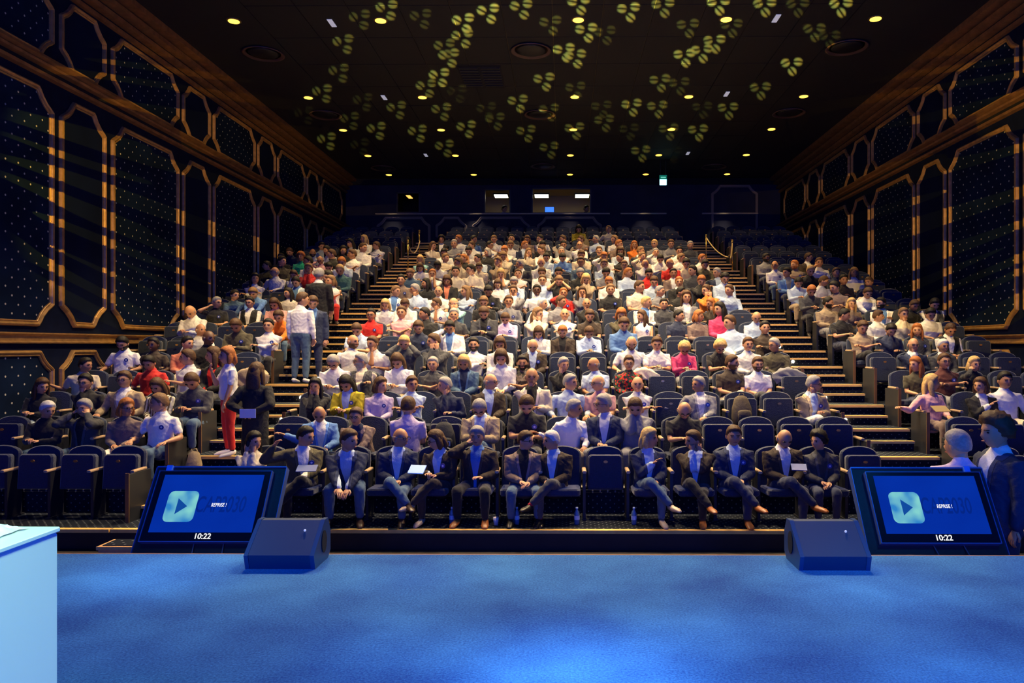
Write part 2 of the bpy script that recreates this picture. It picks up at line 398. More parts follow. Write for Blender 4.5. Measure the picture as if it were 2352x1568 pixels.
for i, o in enumerate(OPEN):
    x0, x1, z0, z1 = bx(o[0]), bx(o[1]), bz(o[3]), bz(o[2])
    w_ = tag(MB().box(x0, x1, BACK + 0.02, BACK + 0.03, z0, z1).build('window_%d' % (i + 1), GLASS), kind='structure')
    fm = mat('booth_frame_grey', (0.30, 0.27, 0.22) if i else (0.02, 0.02, 0.02), 0.4)
    f = MB(); t = 0.05
    f.box(x0, x0 + t, BACK - 0.04, BACK + 0.06, z0, z1).box(x1 - t, x1, BACK - 0.04, BACK + 0.06, z0, z1)
    f.box(x0, x1, BACK - 0.04, BACK + 0.06, z1 - t, z1).box(x0, x1, BACK - 0.04, BACK + 0.06, z0 - t, z0)
    f.build('window_frame', fm if i else mat('dark_window_frame', (0.03, 0.028, 0.03), 0.5), w_)
    rm = MB(); d = 3.0
    rm.box(x0 - 0.4, x1 + 0.4, BACK + d, BACK + d + 0.1, z0 - 0.6, z1 + 0.3).box(x0 - 0.5, x0 - 0.4, BACK + 0.2, BACK + d, z0 - 0.6, z1 + 0.3)
    rm.box(x1 + 0.4, x1 + 0.5, BACK + 0.2, BACK + d, z0 - 0.6, z1 + 0.3).box(x0 - 0.4, x1 + 0.4, BACK + 0.2, BACK + d, z1 + 0.3, z1 + 0.4).box(x0 - 0.4, x1 + 0.4, BACK + 0.2, BACK + d, z0 - 0.7, z0 - 0.6)
    rm.build('booth_room', booth_wall if i else BLACKM, w_)
def booth_lamp(px, py, wpx, d, col, es, label):
    Y = BACK + d; x = PX(px, Y); z = PZ(py, Y); hw = wpx * Y / F / 2
    t = tag(empty('booth_light', (x, Y, z)), label, 'light')
    MB().box(-hw, hw, -0.3, 0.3, -0.02, 0.0).build('diffuser', mat('tube_glow_%d' % es, (1, 1, 0.9), 0.5, emit=col, es=es), t)
    MB().box(-hw - 0.04, hw + 0.04, -0.34, 0.34, 0.0, 0.06).build('housing', BLACK, t)
booth_lamp(1151, 450, 30, 1.6, (1.0, 0.93, 0.62), 6, 'bright white ceiling light inside the small projection booth window')
booth_lamp(1244, 450, 31, 1.6, (1.0, 0.93, 0.62), 6, 'bright white ceiling light at the left inside the wide booth window')
booth_lamp(1337, 450, 31, 1.6, (1.0, 0.93, 0.62), 6, 'bright white ceiling light at the right inside the wide booth window')
booth_lamp(940, 451, 9, 1.6, (1.0, 0.45, 0.08), 2, 'small orange lamp inside the dark window left of the booths')
Y = BACK + 0.7
t = tag(empty('booth_monitor', (PX(1262, Y), Y, PZ(488, Y))), 'small glowing blue computer screen behind the wide booth window', 'monitor')
MB().box(-0.2, 0.2, 0, 0.03, 0, 0.24).build('bezel', BLACK, t)
MB().box(-0.18, 0.18, -0.004, 0, 0.02, 0.22).build('screen', mat('blue_screen_glow', (0.05, 0.15, 0.8), 0.4, emit=(0.05, 0.2, 1.0), es=1.5), t)
# ceiling
cl = struct('ceiling', MB().box(-XW, XW, -6, BACK + 0.2, CEIL + 0.03, CEIL + 0.2).me('ceiling', mat('ceiling_backing_gilt', (0.10, 0.075, 0.035), 0.7)))
tm = MB().box(-0.49, 0.49, -0.74, 0.74, 0, 0.03).me('ceiling_tile', CEILM)
tz = [14.35 + 1.5 * k for k in range(-6, 10)]
for j, y in enumerate(tz):
    for i in range(-6, 6): link('ceiling_tile', tm, cl, (i + 0.3, y + 0.75, CEIL))
m = MB(); ym0, ym1 = tz[0], tz[-1] + 1.5
m.box(-XW, -6.21, -6, BACK + 0.1, CEIL, CEIL + 0.03).box(5.81, XW, -6, BACK + 0.1, CEIL, CEIL + 0.03)
m.box(-6.21, 5.81, -6, ym0, CEIL, CEIL + 0.03).box(-6.21, 5.81, ym1, BACK + 0.1, CEIL, CEIL + 0.03)
m.build('soffit', CEILM, cl)
ordn = ['first', 'second', 'third', 'fourth', 'fifth', 'sixth', 'seventh', 'eighth', 'ninth', 'tenth', 'eleventh', 'twelfth', 'thirteenth', 'fourteenth', 'fifteenth']
numw = ['zero', 'one', 'two', 'three', 'four', 'five', 'six', 'seven', 'eight', 'nine', 'ten', 'eleven', 'twelve', 'thirteen', 'fourteen', 'fifteen', 'sixteen', 'seventeen', 'eighteen', 'nineteen', 'twenty']
dm = MB().lathe([(0.115, -0.012), (0.14, -0.016), (0.15, 0.0), (0.15, 0.01)], n=20).me('trim_ring', mat('downlight_trim', (0.25, 0.16, 0.05), 0.4, 0.6), True)
gm = MB().lathe([(0.11, -0.022), (0.113, -0.002)], n=20).me('lamp_lens', mat('downlight_glow', (1, 0.8, 0.3), 0.4, emit=(1.0, 0.60, 0.07), es=2.6))
for i, (x, y) in enumerate(DOWN):
    k = i // 5; c = i % 5
    t = tag(empty('downlight', (x, y, CEIL)), 'round yellow ceiling downlight, row %s from the stage, %s from left' % (numw[k + 1], ordn[c]), 'light', 'downlights in the black ceiling')
    link('trim_ring', dm, t); link('lamp_lens', gm, t)
sm = MB().lathe([(0.43, 0.0), (0.46, -0.03), (0.42, -0.035), (0.36, 0.01)], n=32).me('speaker_rim', mat('speaker_rim_brown', (0.10, 0.05, 0.035), 0.5), True)
sc = MB().lathe([(0.34, 0.005), (0.30, -0.03), (0.12, -0.05)], n=24).me('speaker_grille', BLACK, True)
for px, py, row, pos in ((605, 120, 'front', 'left'), (1220, 115, 'front', 'middle'), (1945, 110, 'front', 'right'), (748, 262, 'second', 'left'),
                         (1240, 262, 'second', 'middle'), (1812, 260, 'second', 'right'), (880, 385, 'rear', 'left'), (1247, 381, 'rear', 'middle'), (1640, 383, 'rear', 'right')):
    Y = F * 6.6 / (793 - py); t = tag(empty('ceiling_speaker', (PX(px, Y), Y, CEIL)), 'round black ceiling speaker with brown rim, %s row, %s one' % (row, pos), 'speaker', 'round ceiling speakers')
    link('speaker_rim', sm, t); link('speaker_grille', sc, t)
wm = MB().box(-0.05, 0.05, -0.17, 0.17, -0.02, 0).me('lens', mat('marker_white', (0.6, 0.6, 0.7), 0.5, emit=(0.5, 0.5, 0.62), es=0.55))
hm = MB().box(-0.065, 0.065, -0.185, 0.185, -0.006, 0).me('holder', BLACK)
for px, py, p in ((762, 50, 'nearest on the left'), (882, 222, 'middle on the left'), (978, 355, 'farthest on the left'), (1783, 43, 'nearest on the right'), (1669, 216, 'middle on the right'), (1580, 352, 'farthest on the right')):
    Y = F * 6.6 / (793 - py); t = tag(empty('ceiling_marker', (PX(px, Y), Y, CEIL)), 'small white rectangular ceiling light, ' + p, 'light', 'small white ceiling lights')
    link('lens', wm, t); link('holder', hm, t)
Y = F * 6.6 / (793 - 177); t = tag(empty('air_vent', (PX(1107, Y), Y, CEIL)), 'square black slatted air vent in the ceiling', 'vent')
MB().box(-0.52, 0.52, -0.75, 0.75, -0.012, 0).build('frame', BLACKM, t)
for k in range(8):
    for h in (-0.26, 0.26): MB().box(h - 0.22, h + 0.22, -0.66 + k * 0.17, -0.60 + k * 0.17, -0.03, -0.012).build('slat', BLACK, t)
# exit sign
Y = 26.5
t = tag(empty('exit_sign', (PX(1523, Y), Y, PZ(425, Y))), 'small glowing green and white hanging exit sign near the back wall', 'sign')
MB().box(-0.12, 0.12, -0.03, 0.03, 0, 0.19).build('lit_panel', mat('exit_glow', (0.5, 1, 1), 0.4, emit=(0.30, 0.95, 1.0), es=4), t)
MB().box(-0.13, 0.13, -0.04, 0.04, 0.19, 0.34).build('housing', mat('exit_green', (0.01, 0.35, 0.22), 0.4, emit=(0.0, 0.35, 0.25), es=0.25), t)
MB().box(-0.09, 0.09, -0.045, -0.04, 0.24, 0.28).build('arrow_strip', mat('exit_strip', (0.2, 0.9, 0.6), 0.4, emit=(0.2, 0.9, 0.6), es=0.6), t)
MB().box(-0.1, -0.09, -0.01, 0.01, 0.34, CEIL - PZ(425, Y)).box(0.09, 0.1, -0.01, 0.01, 0.34, CEIL - PZ(425, Y)).build('hanger', BLACK, t)

# ------------------------------------------------------------------ gobo projector: stained glass slide in front of a lamp
PAWS = [(790,98,.5),(828,42,.35),(890,20,.6),(968,40,.3),(1065,50,.95),(1122,28,.9),(1198,18,.7),(1265,55,.4),(1330,8,.8),(1063,85,.7),(1022,108,.5),
 (1032,130,.7),(780,165,.4),(742,212,.5),(835,232,.25),(1010,175,.9),(980,200,.6),(1050,212,.2),(912,250,.5),(700,262,.15),(805,275,.35),(866,298,.6),
 (752,322,.6),(828,335,.2),(960,304,.65),(1022,338,.6),(1015,254,.55),(1072,294,.7),(1118,252,.25),(1138,276,.4),(1190,235,.7),(1250,185,.75),(1262,255,.4),
 (1209,304,.55),(1262,342,.5),(1296,118,.9),(1322,132,.8),(1347,72,.85),(1390,78,.3),(1444,25,.8),(1523,15,.6),(1580,62,.4),(1641,98,.75),(1650,10,.85),
 (1680,62,.35),(1756,14,.7),(1832,15,.3),(1931,15,.8),(1870,72,.4),(1905,88,.25),(1572,130,.9),(1612,120,.8),(1818,150,.9),(1746,206,.55),(1516,188,.6),(1560,195,.35),
 (1322,205,.35),(1382,248,.3),(1451,244,.8),(1510,248,.6),(1613,250,.25),(1672,252,.6),(1388,280,.45),(1320,298,.6),(1445,300,.25),(1536,300,.45),(1603,302,.7),
 (1472,350,.6),(1545,352,.15)]
LP = Vector((0.3, -0.6, EYE + 1.0))
def ceil_pt(px, py):
    Y = F * 6.6 / (793 - py); return Vector((PX(px, Y), Y, CEIL))
nx, ny = 640, 210
gx0, gx1, gy0, gy1 = 640, 2010, -60, 385
plane_p = LP + Vector((0, 0.72, 0.42)); plane_n = Vector((0, 0.72, 0.42)).normalized()
I = np.zeros((ny, nx)); Cc = np.zeros((ny, nx))
gxs = np.linspace(gx0, gx1, nx); gys = np.linspace(gy0, gy1, ny)
GX, GY = np.meshgrid(gxs, gys)
for (px, py, br) in PAWS:
    tl = (px - 680) / 1200.0; sc_ = 0.86 + 0.2 * (1 - py / 400.0)
    for ang, dist, ba in ((198, 17 - 2 * tl, 60), (-52 + 28 * min(1, tl), 17, 5), (62 + 24 * min(1, max(0, tl)), 18, 15 + 40 * tl)):
        a = R(ang); cx = px + math.cos(a) * dist * sc_; cy = py + math.sin(a) * dist * 0.88 * sc_
        b_ = R(ba if ang != 198 else (60 - 90 * tl)); ca, sa = math.cos(b_), math.sin(b_)
        dx = GX - cx; dy = GY - cy
        u = (dx * ca + dy * sa) / (11.5 * sc_); v = (-dx * sa + dy * ca) / (10.0 * sc_)
        d = np.sqrt(u * u + v * v)
        msk = np.clip((1.0 - d) * 5, 0, 1) * np.clip((np.abs(v) - 0.17) * 8, 0, 1)
        I = np.maximum(I, msk * br * br); Cc = np.where(msk * br * br >= I - 1e-6, 0.5 + 0.5 * u, Cc)
V = []; colr = np.zeros((nx * ny, 4), dtype=np.float32); colr[:, 3] = 1
for j in range(ny):
    for i in range(nx):
        P = ceil_pt(gxs[i], gys[j]); d = P - LP
        t_ = (plane_p - LP).dot(plane_n) / d.dot(plane_n); V.append(tuple(LP + d * t_))
cf = Cc.ravel(); ii = I.ravel()
colr[:, 0] = ii * (0.50 + 0.42 * cf); colr[:, 1] = ii * (0.80 - 0.16 * cf); colr[:, 2] = ii * (0.22 - 0.15 * cf)
Fc = [(j * nx + i, j * nx + i + 1, (j + 1) * nx + i + 1, (j + 1) * nx + i) for j in range(ny - 1) for i in range(nx - 1)]
gm_, gnt2, gb2 = nodes('gobo_glass')
gnt2.nodes.remove(gb2)
tr = gnt2.nodes.new('ShaderNodeBsdfTransparent'); at = gnt2.nodes.new('ShaderNodeAttribute'); at.attribute_name = 'gel'
gnt2.links.new(at.outputs['Color'], tr.inputs[0]); gnt2.links.new(tr.outputs[0], gnt2.nodes['Material Output'].inputs[0])
gp = tag(empty('gobo_projector', tuple(LP)), 'black stage projector with patterned glass slide', 'projector')
gme = mesh('gobo_slide', [(v[0] - LP.x, v[1] - LP.y, v[2] - LP.z) for v in V], Fc, [gm_])
at_ = gme.color_attributes.new('gel', 'FLOAT_COLOR', 'POINT'); at_.data.foreach_set('color', colr.ravel())
link('gobo_slide', gme, gp)
cs = [Vector(V[0]) - LP, Vector(V[nx - 1]) - LP, Vector(V[-1]) - LP, Vector(V[-nx]) - LP]
hb = MB(); e_ = [c * 0.995 for c in cs]; axn = (sum(cs, Vector()) / 4); o_ = [(c - axn) * 0.35 - axn.normalized() * 0.2 for c in cs]
e2 = [c * 1.0 + (c - (cs[0] + cs[2]) / 2).normalized() * 0.12 for c in cs]
hb.add(e_ + o_ + e2, [(0, 1, 5, 4), (1, 2, 6, 5), (2, 3, 7, 6), (3, 0, 4, 7), (4, 5, 6, 7), (0, 8, 9, 1), (1, 9, 10, 2), (2, 10, 11, 3), (3, 11, 8, 0)])
hb.build('hood', BLACKM, gp)

spot('gobo_lamp', tuple(LP), tuple(ceil_pt(1300, 120)), 850000, (1.0, 0.92, 0.75), 82, 0.2, 0.0008)
# two striped gobo washes raking the side walls
def gobo_wash(x, side):
    o = spot('wall_gobo_light', (side * 4.6, 7.6, EYE + 2.9), (side * WALL, 16.0, EYE + 2.7), 1500, (1.0, 0.62, 0.0), 48, 0.4, 0.01)
    l = o.data; l.use_nodes = True; nt = l.node_tree; em = nt.nodes['Emission']
    tc = nt.nodes.new('ShaderNodeTexCoord'); sp = nt.nodes.new('ShaderNodeSeparateXYZ'); nt.links.new(tc.outputs['Normal'], sp.inputs[0])
    v = mnode(nt, 'DIVIDE', sp.outputs[1], sp.outputs[2]); u = mnode(nt, 'DIVIDE', sp.outputs[0], sp.outputs[2])
    cb = nt.nodes.new('ShaderNodeCombineXYZ'); nt.links.new(mnode(nt, 'MULTIPLY', u, 1.5), cb.inputs[0]); nt.links.new(mnode(nt, 'MULTIPLY', v, 26.0), cb.inputs[1])
    no = nt.nodes.new('ShaderNodeTexNoise'); no.inputs['Scale'].default_value = 1.0; no.inputs['Detail'].default_value = 0.0
    nt.links.new(cb.outputs[0], no.inputs['Vector'])
    k = mnode(nt, 'GREATER_THAN', no.outputs['Fac'], 0.52)
    nt.links.new(mnode(nt, 'MULTIPLY', k, 1.0), em.inputs['Strength'])
gobo_wash(-1.5, -1); gobo_wash(1.5, 1)
# ------------------------------------------------------------------ people: body library
HC = (0.076, 0.094, 0.116)
def head_pt(th, ph, off=0.0):
    """th from the crown, ph around (ph = -90 deg faces front, -y)"""
    d = Vector((math.sin(th) * math.cos(ph), math.sin(th) * math.sin(ph), math.cos(th)))
    x, y, z = d.x * HC[0], d.y * HC[1], d.z * HC[2]
    if z < 0:
        k = -z / HC[2]
        x *= 1 - 0.26 * k ** 1.6
        y *= (1 - 0.42 * k ** 1.2) if y > 0 else (1 + 0.02 * k)
    if y < 0:
        g = lambda a, x0, z0, sx, sz: a * math.exp(-((x - x0) / sx) ** 2 - ((z - z0) / sz) ** 2)
        f = min(1, -d.y * 1.6)
        b = g(0.022, 0, -0.022, 0.011, 0.020) + g(0.010, 0, 0.004, 0.008, 0.02) + g(0.005, 0, 0.026, 0.05, 0.011) \
            - g(0.008, 0.031, 0.006, 0.016, 0.013) - g(0.008, -0.031, 0.006, 0.016, 0.013) + g(0.005, 0, -0.058, 0.024, 0.012) + g(0.007, 0, -0.096, 0.028, 0.016) \
            + g(0.004, 0.042, -0.028, 0.018, 0.02) + g(0.004, -0.042, -0.028, 0.018, 0.02)
        y -= b * f
    return Vector((x, y, z)) + d * off
def head_grid(fn, nt_=22, np_=28):
    V = []; Fc = []
    for j in range(1, nt_):
        for i in range(np_): V.append(fn(math.pi * j / nt_, 2 * math.pi * i / np_))
    V += [fn(0.001, 0), fn(math.pi - 0.001, 0)]
    a, b = len(V) - 2, len(V) - 1
    for j in range(nt_ - 2): Fc += [(j * np_ + i, (j + 1) * np_ + i, (j + 1) * np_ + (i + 1) % np_, j * np_ + (i + 1) % np_) for i in range(np_)]
    Fc += [(a, i, (i + 1) % np_) for i in range(np_)] + [(b, (nt_ - 2) * np_ + (i + 1) % np_, (nt_ - 2) * np_ + i) for i in range(np_)]
    return V, Fc
HEADV, HEADF = head_grid(head_pt)
def sstep(a, b, x): t = max(0, min(1, (x - a) / (b - a))); return t * t * (3 - 2 * t)
def hair_mesh(style):
    t, nz, side = {'s': (0.013, 0.004, -0.004), 'm': (0.022, 0.006, -0.03), 'l': (0.020, 0.005, -0.05), 'c': (0.036, 0.018, -0.03), '0': (0.004, 0.0, 0.0)}[style]
    def fn(th, ph):
        p = head_pt(th, ph); y = p.y; z = p.z
        if style == '0': line = 0.30 if y < 0.02 else 0.2
        pts = ((-0.096, 0.078), (-0.06, 0.064), (-0.03, 0.03 if style != 's' else 0.02), (0.0, side), (0.03, -0.03), (0.1, -0.062))
        line = pts[-1][1]
        for (a, la), (b, lb) in zip(pts, pts[1:]):
            if y <= a: line = la; break
            if y <= b: line = la + (lb - la) * (y - a) / (b - a); break
        f = z - line
        if style == '0': f = min(z - (-0.055 if y > 0 else -0.02), 0.028 - z) if y > -0.03 else -1
        k = sstep(-0.006, 0.012, f)
        top = 0.010 * sstep(0.02, 0.1, z) * (style != '0')
        o = (t + top) * k - 0.008 * (1 - k)
        d = Vector((math.sin(th) * math.cos(ph), math.sin(th) * math.sin(ph), math.cos(th)))
        if nz and k > 0: o += nz * noise.noise(d * (9 if style == 'c' else 6)) * k
        return head_pt(th, ph, o)
    V, Fc = head_grid(fn)
    m = MB(); m.add(V, Fc)
    if style in 'lm':
        L = -0.27 if style == 'l' else -0.11
        m.tube([(0, 0.055, 0.05), (0, 0.085, -0.02), (0, 0.088, -0.09), (0, 0.085, L)], [(0.075, 0.04), (0.085, 0.04), (0.095, 0.04), (0.085 if style == 'l' else 0.075, 0.022)], n=14)
        for s_ in (-1, 1):
            m.tube([(s_ * 0.055, 0.01, 0.06), (s_ * 0.084, 0.012, 0.0), (s_ * 0.09, 0.012, -0.06), (s_ * 0.085, -0.01 if style == 'l' else 0.0, L * 0.85)],
                   [0.03, (0.022, 0.04), (0.024, 0.042), (0.02, 0.025)], side=(1, 0, 0), n=10)
    return m.me('hair', [None], True)
def beard_mesh():
    def fn(th, ph):
        p = head_pt(th, ph); f = min(-0.018 - p.z if abs(p.x) > 0.035 else -0.034 - p.z, 0.03 - p.y)
        if abs(p.x) < 0.026 and -0.07 < p.z < -0.045: f = -1
        k = sstep(-0.004, 0.008, f); d = Vector((math.sin(th) * math.cos(ph), math.sin(th) * math.sin(ph), math.cos(th)))
        return head_pt(th, ph, 0.007 * k - 0.008 * (1 - k))
    V, Fc = head_grid(fn, 26, 32)
    return MB().add(V, Fc).me('beard', [None], True)
def hair_get(style):
    k = 'hair_' + style
    if k not in MATS: MATS[k] = hair_mesh(style)
    return MATS[k]
SKIN = {}
def skin(t):
    c = {'a': (0.60, 0.31, 0.16), 'b': (0.48, 0.23, 0.11), 'd': (0.12, 0.055, 0.032)}[t]
    return mat('skin_' + t, c, 0.5, vary=0.06, scale=25, objvar=0.08)
EYEM = mat('eye_dark', (0.015, 0.010, 0.010), 0.2)
LIP = mat('lip_red', (0.36, 0.12, 0.09), 0.5)
def ik(a, t, l1, l2, pole):
    a = Vector(a); t = Vector(t); d = t - a; L = min(d.length, (l1 + l2) * 0.995); d = d.normalized(); t = a + d * L
    x = (l1 * l1 - l2 * l2 + L * L) / (2 * L); h = math.sqrt(max(0, l1 * l1 - x * x))
    p = Vector(pole); p = (p - d * p.dot(d)).normalized()
    return a + d * x + p * h, t
# right hand target, left hand target, lean forward deg, twist deg, head pitch deg(down +)
P_ = {'a': ((-0.05, -0.27, 0.585), (0.06, -0.29, 0.575), 2, 0, 6), 'b': ((0.13, -0.20, 0.74), (-0.12, -0.215, 0.725), -2, 0, 2),
      'c': ((-0.05, -0.34, 0.68), (0.07, -0.33, 0.66), 6, 0, 24), 'd': ((-0.015, -0.165, 0.95), (0.10, -0.22, 0.66), 8, 0, 8),
      'e': ((-0.04, -0.20, 0.97), (0.05, -0.20, 0.96), 10, 0, 8), 'f': ((-0.56, -0.02, 0.72), (0.08, -0.28, 0.60), -2, 10, 0),
      'g': ((-0.05, -0.56, 0.50), (0.05, -0.57, 0.47), 30, 0, 10), 'h': ((-0.12, -0.09, 1.02), (0.10, -0.25, 0.60), 0, 0, 2),
      'r': ((-0.25, -0.26, 0.60), (0.25, -0.26, 0.60), 0, 0, 2), 't': ((-0.30, -0.22, 1.00), (0.05, -0.32, 0.60), 6, 14, 14),
      'i': ((-0.11, -0.13, 1.03), (0.11, -0.13, 1.03), 2, 0, 6), 'p': ((-0.42, -0.20, 0.75), (0.20, -0.30, 0.56), 14, 26, 8),
      'w': ((0.02, -0.28, 0.80), (0.05, -0.32, 0.58), 8, 0, 0),
      'S': ((-0.24, -0.05, 0.80), (0.24, -0.05, 0.80), 2, 0, 6), 'T': ((-0.03, -0.24, 1.34), (0.20, -0.12, 0.86), 2, 0, 0), 'U': ((-0.08, 0.18, 1.05), (0.08, 0.19, 1.05), 3, 0, 2)}
PEL = Vector((0, 0.0, 0.455))
def pose_frames(pose, yaw):
    rt, lt, lean, tw, pitch = P_[pose]
    stand = pose in 'STU'
    pel = Vector((0, 0, 0.93)) if stand else PEL
    M = Matrix.Translation(pel) @ Matrix.Rotation(R(tw), 4, 'Z') @ Matrix.Rotation(R(lean), 4, 'X')
    hy = {'C': 0, 'L': -52, 'R': 52, 'D': 0, 'l': -28, 'r': 28, 'B': 0}[yaw]; hp = pitch * 0.6 + (26 if yaw == 'D' else 0) - lean * 0.55
    NK = M @ Vector((0, 0.02, 0.535))
    Hm = Matrix.Translation(NK) @ Matrix.Rotation(R(hy + tw * 0.5), 4, 'Z') @ Matrix.Rotation(R(lean * 0.55 + hp), 4, 'X') @ Matrix.Translation((0, -0.028, 0.122)) @ Matrix.Scale(1.13, 4)
    return pel, M, NK, Hm, stand
def arm_pts(pose, M, stand):
    rt, lt = P_[pose][:2]; out = []
    for s_, t in ((-1, rt), (1, lt)):
        sh = M @ Vector((s_ * 0.188, 0.015, 0.418))
        pole = Vector((s_ * 0.55, 0.35 if not stand else 0.6, -0.9))
        el, wr = ik(sh, t, 0.27, 0.235, pole); out.append((s_, sh, el, wr))
    return out
def leg_pts(legs, stand):
    if stand: return [(s_, Vector((s_ * 0.09, 0, 0.90)), Vector((s_ * 0.10, -0.015, 0.49)), Vector((s_ * 0.11, 0.02, 0.085)), Vector((s_ * 0.13, -0.12, 0.035))) for s_ in (-1, 1)]
    if legs == 'x':   # right ankle over the left knee
        return [(-1, Vector((-0.09, 0, 0.44)), Vector((-0.05, -0.42, 0.585)), Vector((0.19, -0.56, 0.30)), Vector((0.24, -0.69, 0.27))),
                (1, Vector((0.09, 0, 0.44)), Vector((0.10, -0.44, 0.445)), Vector((0.10, -0.42, 0.085)), Vector((0.11, -0.56, 0.035)))]
    if legs == 'y':
        return [(1, Vector((0.09, 0, 0.44)), Vector((0.05, -0.42, 0.585)), Vector((-0.19, -0.56, 0.30)), Vector((-0.24, -0.69, 0.27))),
                (-1, Vector((-0.09, 0, 0.44)), Vector((-0.10, -0.44, 0.445)), Vector((-0.10, -0.42, 0.085)), Vector((-0.11, -0.56, 0.035)))]
    sp = 0.17 if legs == 'o' else 0.12
    return [(s_, Vector((s_ * 0.09, 0, 0.44)), Vector((s_ * sp, -0.43, 0.455)), Vector((s_ * sp, -0.40, 0.085)), Vector((s_ * (sp + 0.02), -0.54, 0.035))) for s_ in (-1, 1)]
def hand(m, wr, d, s_, curl, mi=0):
    """palm and five separate curled fingers; d = pointing direction"""
    d = d.normalized(); up = Vector((0, 0, 1)) if abs(d.z) < 0.8 else Vector((0, -1, 0))
    a = d.cross(up).normalized(); nrm = a.cross(d).normalized()       # a: across the palm
    pc = wr + d * 0.085
    m.tube([wr - d * 0.02, wr + d * 0.02, wr + d * 0.06, pc], [(0.024, 0.019), (0.030, 0.017), (0.040, 0.016), (0.039, 0.013)], side=a, n=8, m=mi)
    for k, (o, ln) in enumerate(((-0.029, 0.066), (-0.010, 0.078), (0.010, 0.072), (0.028, 0.056))):
        o *= s_
        b = pc + a * o - d * 0.008; p1 = b + d * ln * 0.45 - nrm * 0.004; c1 = (d * math.cos(curl) - nrm * math.sin(curl))
        p2 = p1 + c1 * ln * 0.35; c2 = (d * math.cos(curl * 1.9) - nrm * math.sin(curl * 1.9)); p3 = p2 + c2 * ln * 0.28
        m.tube([b, p1, p2, p3], [0.0095, 0.0088, 0.008, 0.007], side=a, n=6, m=mi)
    tb = wr + d * 0.028 - a * (0.03 * s_); t1 = tb - a * (0.022 * s_) + d * 0.022 - nrm * 0.008; t2 = t1 + d * 0.032 - nrm * 0.012 + a * 0.004 * s_
    m.tube([tb, t1, t2], [0.013, 0.010, 0.008], side=nrm, n=6, m=mi)
def limb(m, pts, rad, n=12, side=(1, 0, 0)): m.tube(pts, rad, side=side, n=n)
JOBS = {}
def job(key, m, voxel, smooth):
    me = mesh('tmp', m.V, m.F); o = bpy.data.objects.new('tmp', me); COL.objects.link(o)
    r = o.modifiers.new('r', 'REMESH'); r.mode = 'VOXEL'; r.voxel_size = voxel; r.use_smooth_shade = True
    s_ = o.modifiers.new('s', 'SMOOTH'); s_.factor = 0.5; s_.iterations = smooth
    JOBS[key] = o
def tor(m, M, prof):
    m.tube([M @ Vector((0, y, z)) for y, z, a, b in prof], [(a, b) for y, z, a, b in prof], side=(M.to_3x3() @ Vector((1, 0, 0))), n=20)
def body_shape(pose, yaw, legs):
    pel, M, NK, Hm, stand = pose_frames(pose, yaw); m = MB()
    tor(m, M, [(0, 0.0, 0.155, 0.105), (0.0, 0.10, 0.145, 0.10), (0.01, 0.22, 0.14, 0.10), (0.01, 0.36, 0.15, 0.095), (0.02, 0.43, 0.13, 0.065), (0.025, 0.475, 0.08, 0.05)])
    hn = Hm @ Vector((0, 0.02, -0.05))
    limb(m, [M @ Vector((0, 0.025, 0.46)), NK, hn], [0.062, 0.056, 0.056])
    for s_, sh, el, wr in arm_pts(pose, M, stand):
        limb(m, [M @ Vector((s_ * 0.10, 0.02, 0.42)), sh, sh.lerp(el, 0.5), el], [0.038, 0.042, 0.044, 0.038]); limb(m, [el, el.lerp(wr, 0.35), wr], [0.039, 0.037, 0.025])
    for s_, hp, kn, an, to in leg_pts(legs, stand):
        limb(m, [hp, hp.lerp(kn, 0.5), kn], [0.085, 0.070, 0.054]); limb(m, [kn, kn.lerp(an, 0.35), an], [0.053, 0.052, 0.033])
    return m
def add_head_hands(m, pose, yaw):
    pel, M, NK, Hm, stand = pose_frames(pose, yaw)
    m.add([Hm @ v for v in HEADV], HEADF, 0)
    for s_ in (-1, 1):
        m.ball((s_ * 0.078, 0.008, -0.005), (0.010, 0.020, 0.031), 8, 6, 0, Hm)
        m.ball((s_ * 0.031, -0.079, 0.006), (0.0125, 0.008, 0.0065), 8, 5, 1, Hm)
        m.box(s_ * 0.031 - 0.018, s_ * 0.031 + 0.018, -0.097, -0.080, 0.021, 0.0265, 1, Hm)
    m.ball((0, -0.0925, -0.058), (0.023, 0.008, 0.007), 10, 5, 2, Hm)
    m.ball((0, -0.0965, -0.0575), (0.019, 0.004, 0.0012), 8, 4, 1, Hm)
    for s_, sh, el, wr in arm_pts(pose, M, stand):
        d = (wr - el).normalized()
        if pose in 'aSr' : d = (d + Vector((-s_ * 0.35, -0.1, -0.25))).normalized()
        if pose in 'hei': d = (d + Vector((0, 0, 0.3))).normalized()
        hand(m, wr, d, s_, 0.95 if pose in 'bdeic' else (0.35 if pose in 'awg' else 0.55))
